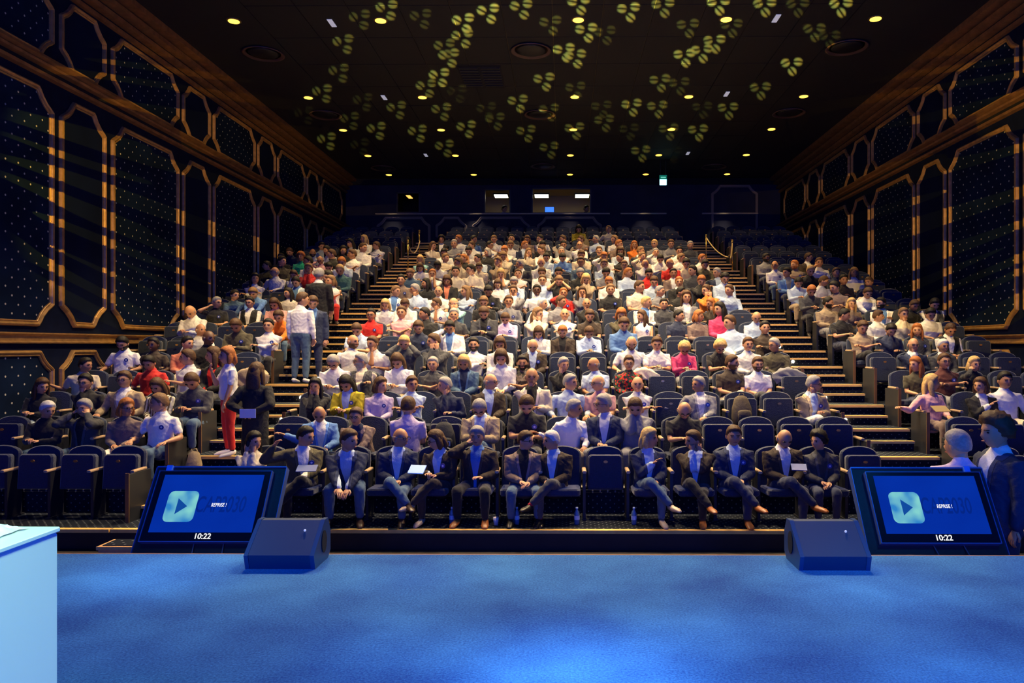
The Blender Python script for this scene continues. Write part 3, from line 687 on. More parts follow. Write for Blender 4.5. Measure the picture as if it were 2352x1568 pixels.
def top_shape(pose, kind, legs):
    pel, M, NK, Hm, stand = pose_frames(pose, 'C'); m = MB()
    e = {'s': 0.0, 'l': 0.002, 'j': 0.012, 'v': 0.008, 'n': 0.0}[kind]
    lo = -0.04 if not stand else (0.03 if kind != 'j' else (-0.48 if pose == 'U' else -0.16))
    tor(m, M, [(-0.01, lo, 0.182 + e, 0.132 + e), (-0.01, 0.08, 0.172 + e, 0.128 + e), (0.0, 0.20, 0.166 + e, 0.126 + e), (0.0, 0.34, 0.190 + e, 0.130 + e), (0.012, 0.41, 0.188 + e, 0.112 + e), (0.020, 0.47, 0.120, 0.088), (0.025, 0.515, 0.074, 0.068)])
    for s_, sh, el, wr in arm_pts(pose, M, stand):
        c0 = M @ Vector((s_ * 0.10, 0.02, 0.425)); r0 = 0.069 + e
        if kind in 'lj' : limb(m, [c0, sh, sh.lerp(el, 0.5), el], [0.062 + e, r0 - 0.006, 0.058 + e, 0.053 + e]); limb(m, [el, el.lerp(wr, 0.5), wr - (wr - el) * 0.06], [0.052 + e, 0.046 + e, 0.035 + e])
        elif kind == 's': limb(m, [c0, sh, sh.lerp(el, 0.35), sh.lerp(el, 0.68)], [0.060, r0 - 0.008, 0.057, 0.056])
        elif kind == 'v': limb(m, [c0, sh], [0.07, 0.068]); limb(m, [sh, sh.lerp(el, 0.5), el], [0.060, 0.054, 0.050]); limb(m, [el, el.lerp(wr, 0.5), wr - (wr - el) * 0.06], [0.050, 0.044, 0.035])
    if kind in 'ljv': tor(m, M, [(0.022, 0.485, 0.072, 0.066), (0.024, 0.525, 0.066, 0.062)])
    return m
def top_faces(me, pose, kind):
    """open jackets and vests show the shirt; short sleeves of a vest take the shirt too"""
    pel, M, NK, Hm, stand = pose_frames(pose, 'C'); Mi = M.inverted(); arms = arm_pts(pose, M, stand)
    if kind not in 'jv': return
    val = []
    for v in me.vertices:
            c = Mi @ v.co; f = -1.0
            hw = 0.018 + 0.050 * sstep(0.05, 0.46, c.z)
            if c.y < -0.02: f = max(-0.2, min(hw - abs(c.x), (c.z + 0.02) * 2))
            f = max(f, min(c.z - 0.478, 0.09 - abs(c.x)))
            if kind == 'v':
                for s_, sh, el, wr in arms:
                    f = max(f, min(0.30 - (v.co - el).length, abs(c.x) - 0.185))
            val.append(f)
    at = me.attributes.new('open', 'FLOAT', 'POINT'); at.data.foreach_set('value', val)
def legs_shape(pose, legs):
    pel, M, NK, Hm, stand = pose_frames(pose, 'C'); m = MB()
    tor(m, M, [(0, -0.05, 0.150, 0.115), (0, 0.02, 0.168, 0.122), (0.0, 0.10, 0.160, 0.118)])
    for s_, hp, kn, an, to in leg_pts(legs, stand):
        limb(m, [hp, hp.lerp(kn, 0.5), kn], [0.100, 0.086, 0.070]); limb(m, [kn, kn.lerp(an, 0.4), an.lerp(kn, 0.10)], [0.069, 0.062, 0.050])
    return m
def shoe_shape(legs, stand, which):
    m = MB()
    for s_, hp, kn, an, to in leg_pts(legs, stand):
        if s_ != which: continue
        d = (to - an); dn = d.normalized(); side = Vector((1, 0, 0))
        m.tube([an - Vector((0, 0, 0.02)) - dn * 0.02, an + d * 0.35 + Vector((0, 0, -0.022)), to, to + dn * 0.05], [(0.040, 0.045), (0.044, 0.040), (0.046, 0.030), (0.032, 0.018)], side=side, n=10)
        m.tube([an + (kn - an).normalized() * 0.10, an], [0.037, 0.036], n=10, m=1)
    return m
def wrinkle(me, amp, scale):
    co = np.empty(len(me.vertices) * 3, dtype=np.float32); me.vertices.foreach_get('co', co); co = co.reshape(-1, 3)
    no = np.empty(len(me.vertices) * 3, dtype=np.float32); me.vertices.foreach_get('normal', no); no = no.reshape(-1, 3)
    x, y, z = co[:, 0], co[:, 1], co[:, 2]
    n = np.sin(x * 41 * scale + 3 * np.sin(z * 23 * scale)) * np.sin(z * 37 * scale + 2.5 * np.sin(x * 19 + y * 31 * scale)) + 0.6 * np.sin(y * 53 * scale + z * 29 * scale + 2 * np.sin(x * 33))
    co += no * (amp * n)[:, None]
    me.vertices.foreach_set('co', co.ravel()); me.update()
LIB = {}
def finish_jobs():
    bpy.context.view_layer.update()
    dg = bpy.context.evaluated_depsgraph_get()
    for key, o in JOBS.items():
        me = bpy.data.meshes.new_from_object(o.evaluated_get(dg)); me.name = key[0]
        old = o.data; bpy.data.objects.remove(o); bpy.data.meshes.remove(old)
        k = key[0]
        if k == 'body':
            m = MB(); add_head_hands(m, key[1], key[2])
            b = len(me.vertices)
            V = [tuple(v.co) for v in me.vertices] + m.V
            Fc = [tuple(p.vertices) for p in me.polygons]; n0 = len(Fc); Fc += [tuple(i + b for i in f) for f in m.F]
            bpy.data.meshes.remove(me)
            me = mesh('person', V, Fc, [None, EYEM, LIP], True, [0] * n0 + m.M)
        else:
            me.materials.clear()
            for _ in range(3): me.materials.append(None)
            wrinkle(me, 0.0035 if k == 'top' else 0.003, 1.0)
            if k == 'top': top_faces(me, key[1], key[2])
            me.polygons.foreach_set('use_smooth', [True] * len(me.polygons))
        LIB[key] = me
    JOBS.clear()
# ------------------------------------------------------------------ clothing colours
CC = {'w': ('white', (0.80, 0.79, 0.76)), 'c': ('cream', (0.66, 0.58, 0.44)), 'l': ('light blue', (0.50, 0.62, 0.78)), 'b': ('blue', (0.10, 0.22, 0.50)),
      'n': ('navy', (0.018, 0.028, 0.07)), 'k': ('black', (0.012, 0.012, 0.014)), 'g': ('grey', (0.22, 0.22, 0.24)), 'd': ('charcoal', (0.05, 0.052, 0.06)),
      't': ('tan', (0.38, 0.29, 0.18)), 'r': ('red', (0.68, 0.02, 0.015)), 'p': ('pink', (0.75, 0.40, 0.40)), 'M': ('magenta', (0.75, 0.05, 0.18)),
      'm': ('maroon', (0.11, 0.025, 0.02)), 'o': ('orange', (0.85, 0.22, 0.02)), 'y': ('mustard', (0.45, 0.36, 0.01)), 'a': ('coral', (0.72, 0.22, 0.12)),
      'u': ('lilac', (0.60, 0.48, 0.68)), 'e': ('teal', (0.04, 0.13, 0.15)), 'i': ('pale teal', (0.30, 0.60, 0.62)), 'v': ('olive', (0.075, 0.065, 0.035)),
      'h': ('taupe', (0.20, 0.14, 0.115)), 'f': ('dark brown', (0.040, 0.026, 0.018)), 'q': ('green', (0.0, 0.35, 0.18)), 'j': ('denim', (0.06, 0.12, 0.21))}
HAIR = {'k': ('black', (0.012, 0.009, 0.008)), 'b': ('brown', (0.085, 0.042, 0.020)), 'n': ('light brown', (0.20, 0.11, 0.05)), 'y': ('blonde', (0.55, 0.36, 0.14)),
        'g': ('grey', (0.30, 0.28, 0.26)), 'w': ('white', (0.62, 0.60, 0.57)), 'r': ('ginger', (0.36, 0.12, 0.03)), '0': ('', (0.3, 0.2, 0.14))}
def cloth(c):
    if c in '123456789': return PATT(c)
    nm, col = CC[c]
    return mat('cloth_' + nm.replace(' ', '_'), col, 0.88, bump=0.25, scale=70, objvar=0.12, sheen=0.15)
def cloth2(c1, c2):
    key = 'suit_%s_%s' % (c1, c2)
    if key in MATS: return MATS[key]
    m, nt, b = nodes('cloth_open_front')
    def col(c):
        if c in '123456789':
            return {'2': (0.3, 0.3, 0.3), '4': (0.05, 0.05, 0.05)}.get(c, (0.2, 0.15, 0.1))
        return CC[c][1]
    at = nt.nodes.new('ShaderNodeAttribute'); at.attribute_name = 'open'
    def mixc(fac, a, bb):
        x = nt.nodes.new('ShaderNodeMix'); x.data_type = 'RGBA'; nt.links.new(fac, x.inputs['Factor'])
        for i, v in ((6, a), (7, bb)):
            if isinstance(v, tuple): x.inputs[i].default_value = (*v, 1)
            else: nt.links.new(v, x.inputs[i])
        return x.outputs[2]
    f = at.outputs['Fac']; k = col(c1)
    lapel = tuple(min(1, v * 1.5 + 0.004) for v in k)  # lapel highlight painted into the cloth as a lighter tone
    a = mixc(mnode(nt, 'GREATER_THAN', f, -0.034), k, lapel)
    edge = mnode(nt, 'MULTIPLY', mnode(nt, 'GREATER_THAN', f, -0.039), mnode(nt, 'LESS_THAN', f, -0.034))
    a = mixc(edge, a, tuple(v * 0.3 for v in k))
    a = mixc(mnode(nt, 'GREATER_THAN', f, 0.0), a, col(c2))
    nt.links.new(a, b.inputs['Base Color']); b.inputs['Roughness'].default_value = 0.88
    tc = nt.nodes.new('ShaderNodeTexCoord'); n = nt.nodes.new('ShaderNodeTexNoise'); n.inputs['Scale'].default_value = 70
    bp = nt.nodes.new('ShaderNodeBump'); bp.inputs['Strength'].default_value = 0.25; bp.inputs['Distance'].default_value = 0.02
    nt.links.new(tc.outputs['Object'], n.inputs['Vector']); nt.links.new(n.outputs['Fac'], bp.inputs['Height']); nt.links.new(bp.outputs[0], b.inputs['Normal'])
    MATS[key] = m; return m
def PATT(c):
    key = 'pattern_' + c
    if key in MATS: return MATS[key]
    m, nt, b = nodes({'1': 'floral_print', '2': 'black_white_stripes', '3': 'camouflage_print', '4': 'white_dots_on_black', '5': 'cream_brown_stripes', '6': 'cow_print'}[c])
    tc = nt.nodes.new('ShaderNodeTexCoord'); cr = nt.nodes.new('ShaderNodeValToRGB'); cr.color_ramp.interpolation = 'CONSTANT'
    if c in '25':
        w_ = nt.nodes.new('ShaderNodeTexWave'); w_.inputs['Scale'].default_value = 7 if c == '2' else 6; w_.bands_direction = 'Z' if c == '2' else 'X'
        nt.links.new(tc.outputs['Object'], w_.inputs['Vector']); nt.links.new(w_.outputs['Fac'], cr.inputs[0])
        cols = [(0, (0.02, 0.02, 0.03)), (0.5, (0.7, 0.7, 0.68))] if c == '2' else [(0, (0.12, 0.09, 0.05)), (0.45, (0.72, 0.68, 0.55))]
    else:
        v = nt.nodes.new('ShaderNodeTexVoronoi' if c != '6' else 'ShaderNodeTexNoise'); v.inputs['Scale'].default_value = {'1': 34, '3': 22, '4': 26, '6': 16}[c]
        nt.links.new(tc.outputs['Object'], v.inputs['Vector'])
        nt.links.new(v.outputs['Color'] if c in '13' else v.outputs['Distance' if c == '4' else 'Fac'], cr.inputs[0])
        cols = {'1': [(0, (0.02, 0.02, 0.03)), (0.45, (0.65, 0.03, 0.02)), (0.62, (0.03, 0.03, 0.04)), (0.72, (0.08, 0.12, 0.03))],
                '3': [(0, (0.05, 0.045, 0.03)), (0.4, (0.20, 0.15, 0.09)), (0.55, (0.09, 0.08, 0.05)), (0.65, (0.28, 0.22, 0.15))],
                '4': [(0, (0.5, 0.5, 0.5)), (0.2, (0.012, 0.012, 0.014))], '6': [(0, (0.55, 0.5, 0.42)), (0.5, (0.03, 0.025, 0.02))]}[c]
    el = cr.color_ramp.elements
    while len(el) < len(cols): el.new(0.5)
    for i, (p, k) in enumerate(cols): el[i].position = p; el[i].color = (*k, 1)
    nt.links.new(cr.outputs[0], b.inputs['Base Color']); b.inputs['Roughness'].default_value = 0.9
    MATS[key] = m; return m
def hairm(c): return mat('hair_' + HAIR[c][0].replace(' ', '_') if c != '0' else 'hair_stubble', HAIR[c][1], 0.6, bump=0.35, scale=38, vary=0.2, spec=0.3)
def setm(o, ms):
    for i, m in enumerate(ms):
        if i < len(o.material_slots): o.material_slots[i].link = 'OBJECT'; o.material_slots[i].material = m
_badge = MB().cyl((0, 0), 0.034, 0.034, -0.004, 0.003, 14, 0, Matrix.Rotation(R(90), 4, 'X')).cyl((0, 0), 0.014, 0.014, 0.003, 0.0045, 10, 1, Matrix.Rotation(R(90), 4, 'X')).me('badge', [mat('badge_blue', (0.02, 0.05, 0.30), 0.35), mat('badge_white', (0.7, 0.75, 0.9), 0.35)])
_ph = MB().bevbox(-0.036, 0.036, -0.004, 0.004, -0.072, 0.072, 0.010).me('phone', [BLACK])
g_ = MB()
for s_ in (-1, 1):
    pts = [(s_ * 0.033 + 0.024 * math.cos(a), -0.101, 0.006 + 0.018 * math.sin(a)) for a in [2 * math.pi * i / 10 for i in range(11)]]
    g_.tube(pts, [0.0028] * 11, n=5, round_ends=False); g_.tube([(s_ * 0.057, -0.098, 0.01), (s_ * 0.080, -0.04, 0.008), (s_ * 0.083, 0.012, 0.004)], [0.0028] * 3, n=5)
g_.tube([(-0.011, -0.104, 0.01), (0, -0.107, 0.012), (0.011, -0.104, 0.01)], [0.0026] * 3, n=5)
_gl = g_.me('glasses', [BLACK], True)
_beard = beard_mesh()
def norm_yaw(y): return y if y != 'B' else 'C'
def person_keys(pose, yaw, kind, legs):
    stand = pose in 'STU'; lg = 's' if stand else legs
    return ('body', pose, norm_yaw(yaw), lg), ('top', pose, kind), ('legs', pose if P_[pose][2:4] != (0, 0) else pose, lg), ('shoe', lg)
def request(pose, yaw, kind, legs):
    kb, kt, kl, ks = person_keys(pose, yaw, kind, legs)
    stand = pose in 'STU'
    if kb not in LIB and kb not in JOBS: job(kb, body_shape(pose, norm_yaw(yaw), kb[3]), 0.0145, 3)
    if kt not in LIB and kt not in JOBS: job(kt, top_shape(pose, kind, legs), 0.0130, 4)
    if kl not in LIB and kl not in JOBS: job(kl, legs_shape(pose, kb[3]), 0.016, 4)
    if ks not in LIB:
        LIB[ks] = [shoe_shape(kb[3], stand, w_).me('shoe', [None, None], True) for w_ in (-1, 1)]
def person(x, y, z, rz, top, hair, pose, yaw, legs='n', trous='k', shoe='k', extra='', sc=1.0, skt='a', label=None, group=None, female=False):
    kind = top[0]; c1 = top[1]; c2 = top[2] if len(top) > 2 else 'w'
    kb, kt, kl, ks = person_keys(pose, yaw, kind, legs)
    b = link('person', LIB[kb], None, (x, y, z), (0, 0, rz + (math.pi if yaw == 'B' else 0)), (sc * (1.0 if female else 1.08), sc * 1.04, sc))
    setm(b, [skin(skt)])
    tag(b, label, 'person', group)
    t = link('jacket' if kind in 'jv' else 'shirt', LIB[kt], b); setm(t, [cloth2(c1, c2) if kind in 'jv' else cloth(c1)])
    l = link('trousers', LIB[kl], b); setm(l, [cloth(trous)])
    for s_ in (link('shoe', LIB[ks][0], b), link('shoe', LIB[ks][1], b)): setm(s_, [mat('shoe_' + shoe, {'k': (0.015, 0.012, 0.012), 'w': (0.75, 0.75, 0.75), 't': (0.34, 0.11, 0.03), 'f': (0.06, 0.03, 0.02), 'c': (0.5, 0.38, 0.28)}[shoe], 0.35),
                                              mat('sock_dark', (0.02, 0.02, 0.03), 0.9) if 'S' not in extra else mat('sock_red', (0.6, 0.02, 0.03), 0.9)])
    pel, M, NK, Hm, stand = pose_frames(pose, norm_yaw(yaw))
    if hair[1:] != 'x':
        h = link('hair', hair_get('0' if hair[0] == '0' else hair[1]), b); h.matrix_local = Hm; setm(h, [hairm('g' if hair[0] == '0' else hair[0])])
    if 'b' in extra: q_ = link('beard', _beard, b); q_.matrix_local = Hm; setm(q_, [hairm(hair[0] if hair[0] != '0' else 'b')])
    if 'g' in extra: g = link('glasses', _gl, b); g.matrix_local = Hm
    if 'B' in extra: k = link('badge', _badge, b); k.matrix_local = M @ Matrix.Translation((0.095, -0.139 if kind == 'j' else -0.13, 0.33))
    if 'P' in extra: k = link('phone', _ph, b); k.location = ((P_[pose][0][0] + P_[pose][1][0]) / 2, P_[pose][0][1] - 0.10, P_[pose][0][2] + 0.0); k.rotation_euler = (R(-50), 0, 0)
    return b
# ------------------------------------------------------------------ the audience: px py top hair pose face [extras]
# extras: g glasses  B badge  P phone  f woman  D dark skin  xN legs (x, y, o)  tC trouser colour  sC shoe colour
DATA = """
1329 527 ly kl c D f|1398 527 lc ns f l|
1014 550 jkw kc b C f|1043 560 lg gs b C|1054 549 lw rs a L|995 565 lc bl d R f|1084 564 lw bs a L|966 596 li yl b D f|967 615 lw bl c D fP|
1019 581 lw ks d D|1007 611 lw ks c D D|1066 594 lk rs a L|1054 604 lc bs d L|1095 594 ll ks a L|1101 614 lc bs a D|1047 624 lc ks a C|1083 620 lc ks d L g|
943 629 lj ns a D|995 630 sw rs e C P|922 643 lh ks a C B|979 658 lk kl a L f|1028 645 jka bm a D f|
1175 548 lg ks a C|1173 563 lw ns a D|1125 563 lw ks b R gB|1211 551 lh bl c C f|1239 549 sw ks d L|1160 576 sw rs e D|1157 590 lc ns e D|1145 603 lt ns e l|
1120 582 lk gm a L f|1218 582 lc nl d r f|1245 577 lw bs g L|1258 592 ll ks a D|1294 563 lg ks c C|1331 563 lw 0s f C g|1195 608 jdw gs d L|1243 604 lw 0s a D|
1292 593 lb ks c D|1152 630 sw ym e D f|1190 629 sw bs b C|1149 653 lw bl a D f|1181 648 ll gs a D gB|1245 626 lw bs a D|1246 644 ll bs a C g|1283 626 lf ks a D|
1284 646 sk ns i D|1331 628 lk gs a D|1334 602 lj bs a C g|1335 586 lc bs a D|
1421 561 sh rs a R|1456 564 low rl d C f|1503 561 lg ys a l|1540 561 lg bs c C P|1387 590 lw rs h D|1387 608 ll ns c C|1433 610 sd ns d C g|1475 590 lc ns h r|
1506 580 lw gs h C|1480 608 lw 0s e D|1515 596 lw ks c D|1550 605 sr 0s a L|1489 629 sr ks a D B|1546 628 jhw ks a C|1345 643 lt ym e D f|1398 648 lw rs a D|
1402 666 sk ns a C B|1468 659 sc bs a R B|1585 564 ld gs a C|1564 593 lw ns a R|1575 606 lc ks a D|1612 594 lw rs a R|1617 608 lv ks f D|1591 622 ld ks a L|
1608 646 lk rs e D|1663 639 ll ks a D|1559 648 jkw rs a C|
837 549 lw yl a L f|864 564 lw bs b L B|803 559 lw kl c l f|741 566 ll ks c r|827 564 lw bs a R|790 575 lk kl c r f|807 577 sw bs b L|838 578 lw kl g l f|754 581 lk bs a L|
720 581 lw 0s a r|699 590 sq rc a C f|668 579 ln bs a D|667 592 lk ks a C|637 594 lv ks a R|738 600 lp 0s h D|759 614 lw ks c D|781 596 sl rs a D|794 611 le ys a D tn|
806 598 lw ks a L tg|619 610 lk ks a L|706 614 lr ns e C|643 624 lw 0s f L|680 632 lw bs e D|585 640 lw kl b r f|682 648 jlb ks a D|779 629 lk kc d l tc|
480 695 sk gs h R gB|436 716 lw 0s c D|440 758 lw 0s r R|480 752 lk 0s a R D|550 680 lj ks g R|575 695 vkw ks a C g|596 675 lb ns g D|663 680 lc kl a l f|640 698 lp bl c D f|
550 748 lv bs c D B|623 748 lw ks b C B|655 728 lo bs g D|449 789 la ks a R ytc|492 794 jkr bl a L f|430 822 sw bs b L|291 789 sw ks r D B|353 792 sf ks r C D|
203 843 sc ks p R|222 878 lk ks d C g|347 834 sr ks r D B|302 873 jtw bs r C g|472 875 ld bs c D B|308 938 lh rm a R fgtw|366 927 sw ns r L tjB|209 938 jdk gs i C tj|
397 887 l5 bl a D f|125 942 lk ws c R tj|103 893 lk bl c R ftl|
909 669 jwb ns a R B|955 666 ll gs d L|887 700 sw yl a D f|933 699 lw bs c D|922 718 sp bs b C|976 721 lk ks a L|1008 698 sw bs d L gB|1044 697 si 0s e L|1044 723 sd gs d C|
1112 694 sk ns a D|1113 719 jdk bs c D B|963 752 ln bs a D B|1034 752 jwb ks h D|1123 669 lk ks c D B|853 723 sr ks a C gB|931 787 ld ys i D|999 784 ld bs e L tj|
1180 669 jgw bs e C|1233 667 sw ks r C D|1169 693 lg bs d C B|1246 698 lw ws r R|1294 674 lr rs h C B|1288 693 sg bs a R|1333 672 lg bl e C f|1347 698 lk 0s d C|1354 725 sf bs a D|
1297 722 lw 0s b C B|1162 733 lu bs c D B|1240 765 lw bl c D f|1292 766 jfk rs a D|1352 767 ll bs c D BP|1149 790 lw bm a D f|1224 794 jfl 0s a D B|
1488 695 jwb ys a R|1524 700 ld ks a C|1551 672 lk ks a R|1571 676 jgw bl a C f|1425 723 lv rm e D f|1432 745 lb bs a D|1474 729 nw bl a L fB|1564 726 sn ks a R|1604 728 lh rm a R f|
1451 788 sw 0s r D|1507 790 sw bs c C P|1569 801 lM yc c D gBPf|1621 668 lo bs e L|1661 668 ll bs p L|1610 700 lf rl d L f|1629 707 lM kl a L f|1666 727 ll bs a L xtw|
1735 729 ll 0s a D|1757 753 lf ks b C|1717 791 lw bs a C|1778 793 lv gs a L g|1650 797 sk yc c D gf|
1757 593 lg ks a r D|1779 610 lw 0s a l B|1821 609 st rs b L B|1856 592 jfw bs a R|1881 604 sw bs h C|1807 627 jb2 ks a L|1859 623 sk ys a D|1829 650 ll ks c D|1855 669 ld rs c D|
1884 647 sw bs c R P|1915 661 sh ks c L|1935 644 sf ks a C|1991 650 ln bs p L|1979 676 lw bs g D|1901 696 lt ks a R tg|1951 702 lh yl d C f|1926 724 sk ks c R P|2023 697 jwb ks a L|
2016 727 lw bs a R|1979 752 st bs b D x|2030 759 ln ks d D|2090 703 sk bs p D|2126 701 vdw ks g D|2099 764 ld rl a l fB|2177 758 vkw bs a D|2092 792 jnw 0s d C g|2151 798 jdw ws a C|
2169 830 lm bs b C gB|2114 853 sv rl a L f|2137 880 lp yl f R fth|2237 840 lk ym h C f|2246 886 jkw bm w L ftj|2293 874 lw ks r C tc|
810 785 sw 0s r R B|859 789 sw bs d l|824 757 sl bs c D|779 832 lw gs c D gB|828 830 vdc gs b L g|917 829 lw bl c D f|994 838 sd gs b C|801 880 jyl kl c D fB|748 888 lk kl e C f|
875 886 lu bm a R fB|941 883 sl bs b r|1024 885 ln gs d L|1088 792 lw ks b C|1152 796 lw bm a D f|1067 833 jjn ym a D f|1148 834 s3 ks b C|1222 833 jck 0s d C|1294 838 lk gs d r|
1126 877 jfl 0s a R g|1211 881 sk bs c D BP|1444 834 l1 bs a C fg|1364 843 sl 0s a L|1309 879 ll gs r R B|1374 880 sp 0s a L g|1464 883 sw 0s b C B|1680 833 sf bs a R ytcB|
1739 837 sw bs a C x|1601 884 jgw gs f L B|1846 882 jtl gs d R gBxtw|
725 955 jbw 0s p D|830 956 jhn bs g C g|1104 936 jtl gs c D ygtj|1317 938 lw gs p R|1386 928 jnw gs a L gtgo|1456 933 lg bs e D|1568 940 sk 0s c D g|
590 1022 lc kl e R f|704 1003 jvw ks t R Bysf|815 1006 jnl bs g R Bosf|927 1006 jnl 0s a R gxtjsf|1007 1011 jfl bm c L gfBytfsc|1096 1003 jfb gs h C otkst|1207 1015 jhk bs a R gotj|
1266 1015 jfl ws a L yS|1490 1006 jnl ym w R fxsc|1590 1010 jfl bs e L xBst|1684 1001 jnl bs a C xBst|1797 1006 jfw 0s a D xtnst|1879 1017 jd4 kc a L fBst|
"""
# ------------------------------------------------------------------ seats
def chair_meshes():
    W = 0.24
    P = [(-W, 0.36), (W, 0.36), (W + 0.005, 0.70), (W, 0.80)] + [(W * math.cos(a), 0.80 + 0.105 * math.sin(a)) for a in [R(18 * k) for k in range(1, 10)]] + [(-W, 0.80), (-W - 0.005, 0.70)]
    back = MB().prism(P, -0.035, 0.035, 0, Matrix.Translation((0, 0.14, 0)) @ Matrix.Translation((0, 0, 0.38)) @ Matrix.Rotation(R(-9), 4, 'X') @ Matrix.Translation((0, 0, -0.38)), inset=0.022)
    w = 0.225
    Q = [(-w, 0.0), (w, 0.0), (w, 0.37)] + [(w - 0.05 + 0.05 * math.cos(a), 0.40 + 0.05 * math.sin(a)) for a in (0.3, 0.8, 1.3)] + [(-w + 0.05 - 0.05 * math.cos(a), 0.40 + 0.05 * math.sin(a)) for a in (1.3, 0.8, 0.3)] + [(-w, 0.37)]
    up = MB().prism(Q, -0.055, 0.045, 0, Matrix.Translation((0, 0.03, 0.355)) @ Matrix.Rotation(R(-5), 4, 'X'), inset=0.02)
    dn = MB().prism(Q, -0.05, 0.04, 0, Matrix.Translation((0, 0.06, 0.375)) @ Matrix.Rotation(R(87), 4, 'X'), inset=0.02)
    arm = MB().bevbox(-0.026, 0.026, -0.20, 0.10, 0.60, 0.635, 0.01)
    sup = MB().box(-0.018, 0.018, -0.13, 0.13, 0.02, 0.60).box(-0.03, 0.03, -0.16, 0.16, 0.0, 0.02)
    pl = MB().cyl((0, 0), 0.028, 0.028, 0, 0.006, 14, 0, Matrix.Rotation(R(90), 4, 'X') @ Matrix.Scale(0.6, 4, (0, 1, 0)))
    end = MB().bevbox(-0.02, 0.02, -0.33, 0.16, 0.0, 0.60, 0.0)
    return {'backrest': back.me('backrest', SEATM, True), 'seat_up': up.me('seat', SEATM, True), 'seat_dn': dn.me('seat', SEATM, True), 'armrest': arm.me('armrest', WOODT),
            'support': sup.me('support', SEATD), 'plate': pl.me('number_plate', PLATE), 'end': MB().box(-0.02, 0.02, -0.33, 0.16, 0.0, 0.60).me('end_panel', SEATD),
            'edge': MB().box(-0.024, 0.024, -0.345, -0.33, 0.0, 0.62).me('end_edge', mat('end_panel_wood', (0.16, 0.08, 0.03), 0.5)),
            'light': MB().box(-0.026, 0.026, -0.06, 0.06, 0.60, 0.66).me('x', SEATD)}
for k, me in (CH := chair_meshes()).items(): me.polygons.foreach_set('use_smooth', [False] * len(me.polygons))
SEATY = 0.66
BLK = {0: 'centre', -1: 'left', 1: 'right'}
seats = {}
for r in range(1, NR + 1):
    for k in range(-7, 8): seats[(r, 0, k)] = k * PITCH
    for j in range(5):
        seats[(r, -1, j - 4)] = -(5.75 + (4 - j) * PITCH); seats[(r, 1, j)] = 5.75 + j * PITCH
def seat_no(b, k): return k + 7 if b == 0 else (k + 4 if b < 0 else k)
# ------------------------------------------------------------------ read the audience, give everyone a seat
occ = {}
folk = []
def head_y(r): return 793 - F * (row_z(r) + 1.045 - EYE) / (row_y(r) + 0.62)
for tok in DATA.replace('\n', '').split('|'):
    if not tok.strip(): continue
    a = tok.split(); px, py = float(a[0]), float(a[1]); ex = a[6] if len(a) > 6 else ''
    best = None
    for r in range(1, NR + 1):
        dy = abs(py - head_y(r)) / (abs(head_y(r) - head_y(min(r + 1, 20))) + 1e-3 if r < 20 else 10)
        if dy > 2.2: continue
        X = PX(px, row_y(r) + 0.6)
        for key, sx in seats.items():
            if key[0] != r or key in occ: continue
            c = dy + abs(sx - X) / PITCH * 1.25
            if best is None or c < best[0]: best = (c, key, X)
    if best is None or best[0] > 4: continue
    occ[best[1]] = 1; folk.append((best[1], best[2], px, py, a[2], a[3], a[4], a[5], ex))
# the rest of the dense middle rows
frng = random.Random(11)
for r in range(7, 17):
    for bk, ks in ((0, range(-7, 8)), (-1, range(-3, 1)), (1, range(0, 4))):
        for k in ks:
            key = (r, bk, k)
            if key in occ or (bk == 1 and not 7 <= r <= 11) or (bk == -1 and r > 14) or (bk == 0 and r > 14 and abs(k) > 5): continue
            if frng.random() > (0.62 if bk == 0 else 0.5): continue
            top = frng.choice(['lw', 'lw', 'sw', 'll', 'lk', 'ln', 'sk', 'lg', 'lc', 'jdw', 'jnl', 'lb', 'ld', 'sg', 'lh']); pz = frng.choice('abcdace'); X = seats[key] + frng.uniform(-.06, .06)
            hy = head_y(r) if 'head_y' in globals() else 0
            occ[key] = 1; folk.append((key, X, 0, None, top, frng.choice(['ks', 'bs', 'ns', 'bs', 'gs', 'bl', 'rs', 'nl', '0s', 'ks']), pz, frng.choice('CCLRDD'), ''))
print('people seated', len(folk))
def parse(ex):
    d = dict(legs='n', trous=None, shoe='k', fl=''); i = 0
    while i < len(ex):
        c = ex[i]
        if c == 't': d['trous'] = ex[i + 1]; i += 2; continue
        if c == 's': d['shoe'] = ex[i + 1]; i += 2; continue
        if c in 'xyo': d['legs'] = c
        else: d['fl'] += c
        i += 1
    return d
TN = {'l': 'shirt', 's': 't-shirt', 'j': 'jacket', 'v': 'vest', 'n': 'sleeveless top'}
PN = {'1': 'red floral', '2': 'striped', '3': 'camouflage', '4': 'dotted', '5': 'striped cream', '6': 'patterned'}
def words(top, hair, yaw=None):
    c = top[1]; col = PN.get(c) or CC[c][0]
    h = 'bald head' if hair[0] == '0' else {'s': 'short ', 'm': 'chin-length ', 'l': 'long ', 'c': 'curly '}[hair[1]] + HAIR[hair[0]][0] + ' hair'
    return 'person in %s %s, %s' % (col, TN[top[0]], h)
for (key, X, px, py, top, hair, pose, yaw, ex) in folk:
    d = parse(ex); request(pose, yaw, top[0], d['legs'])
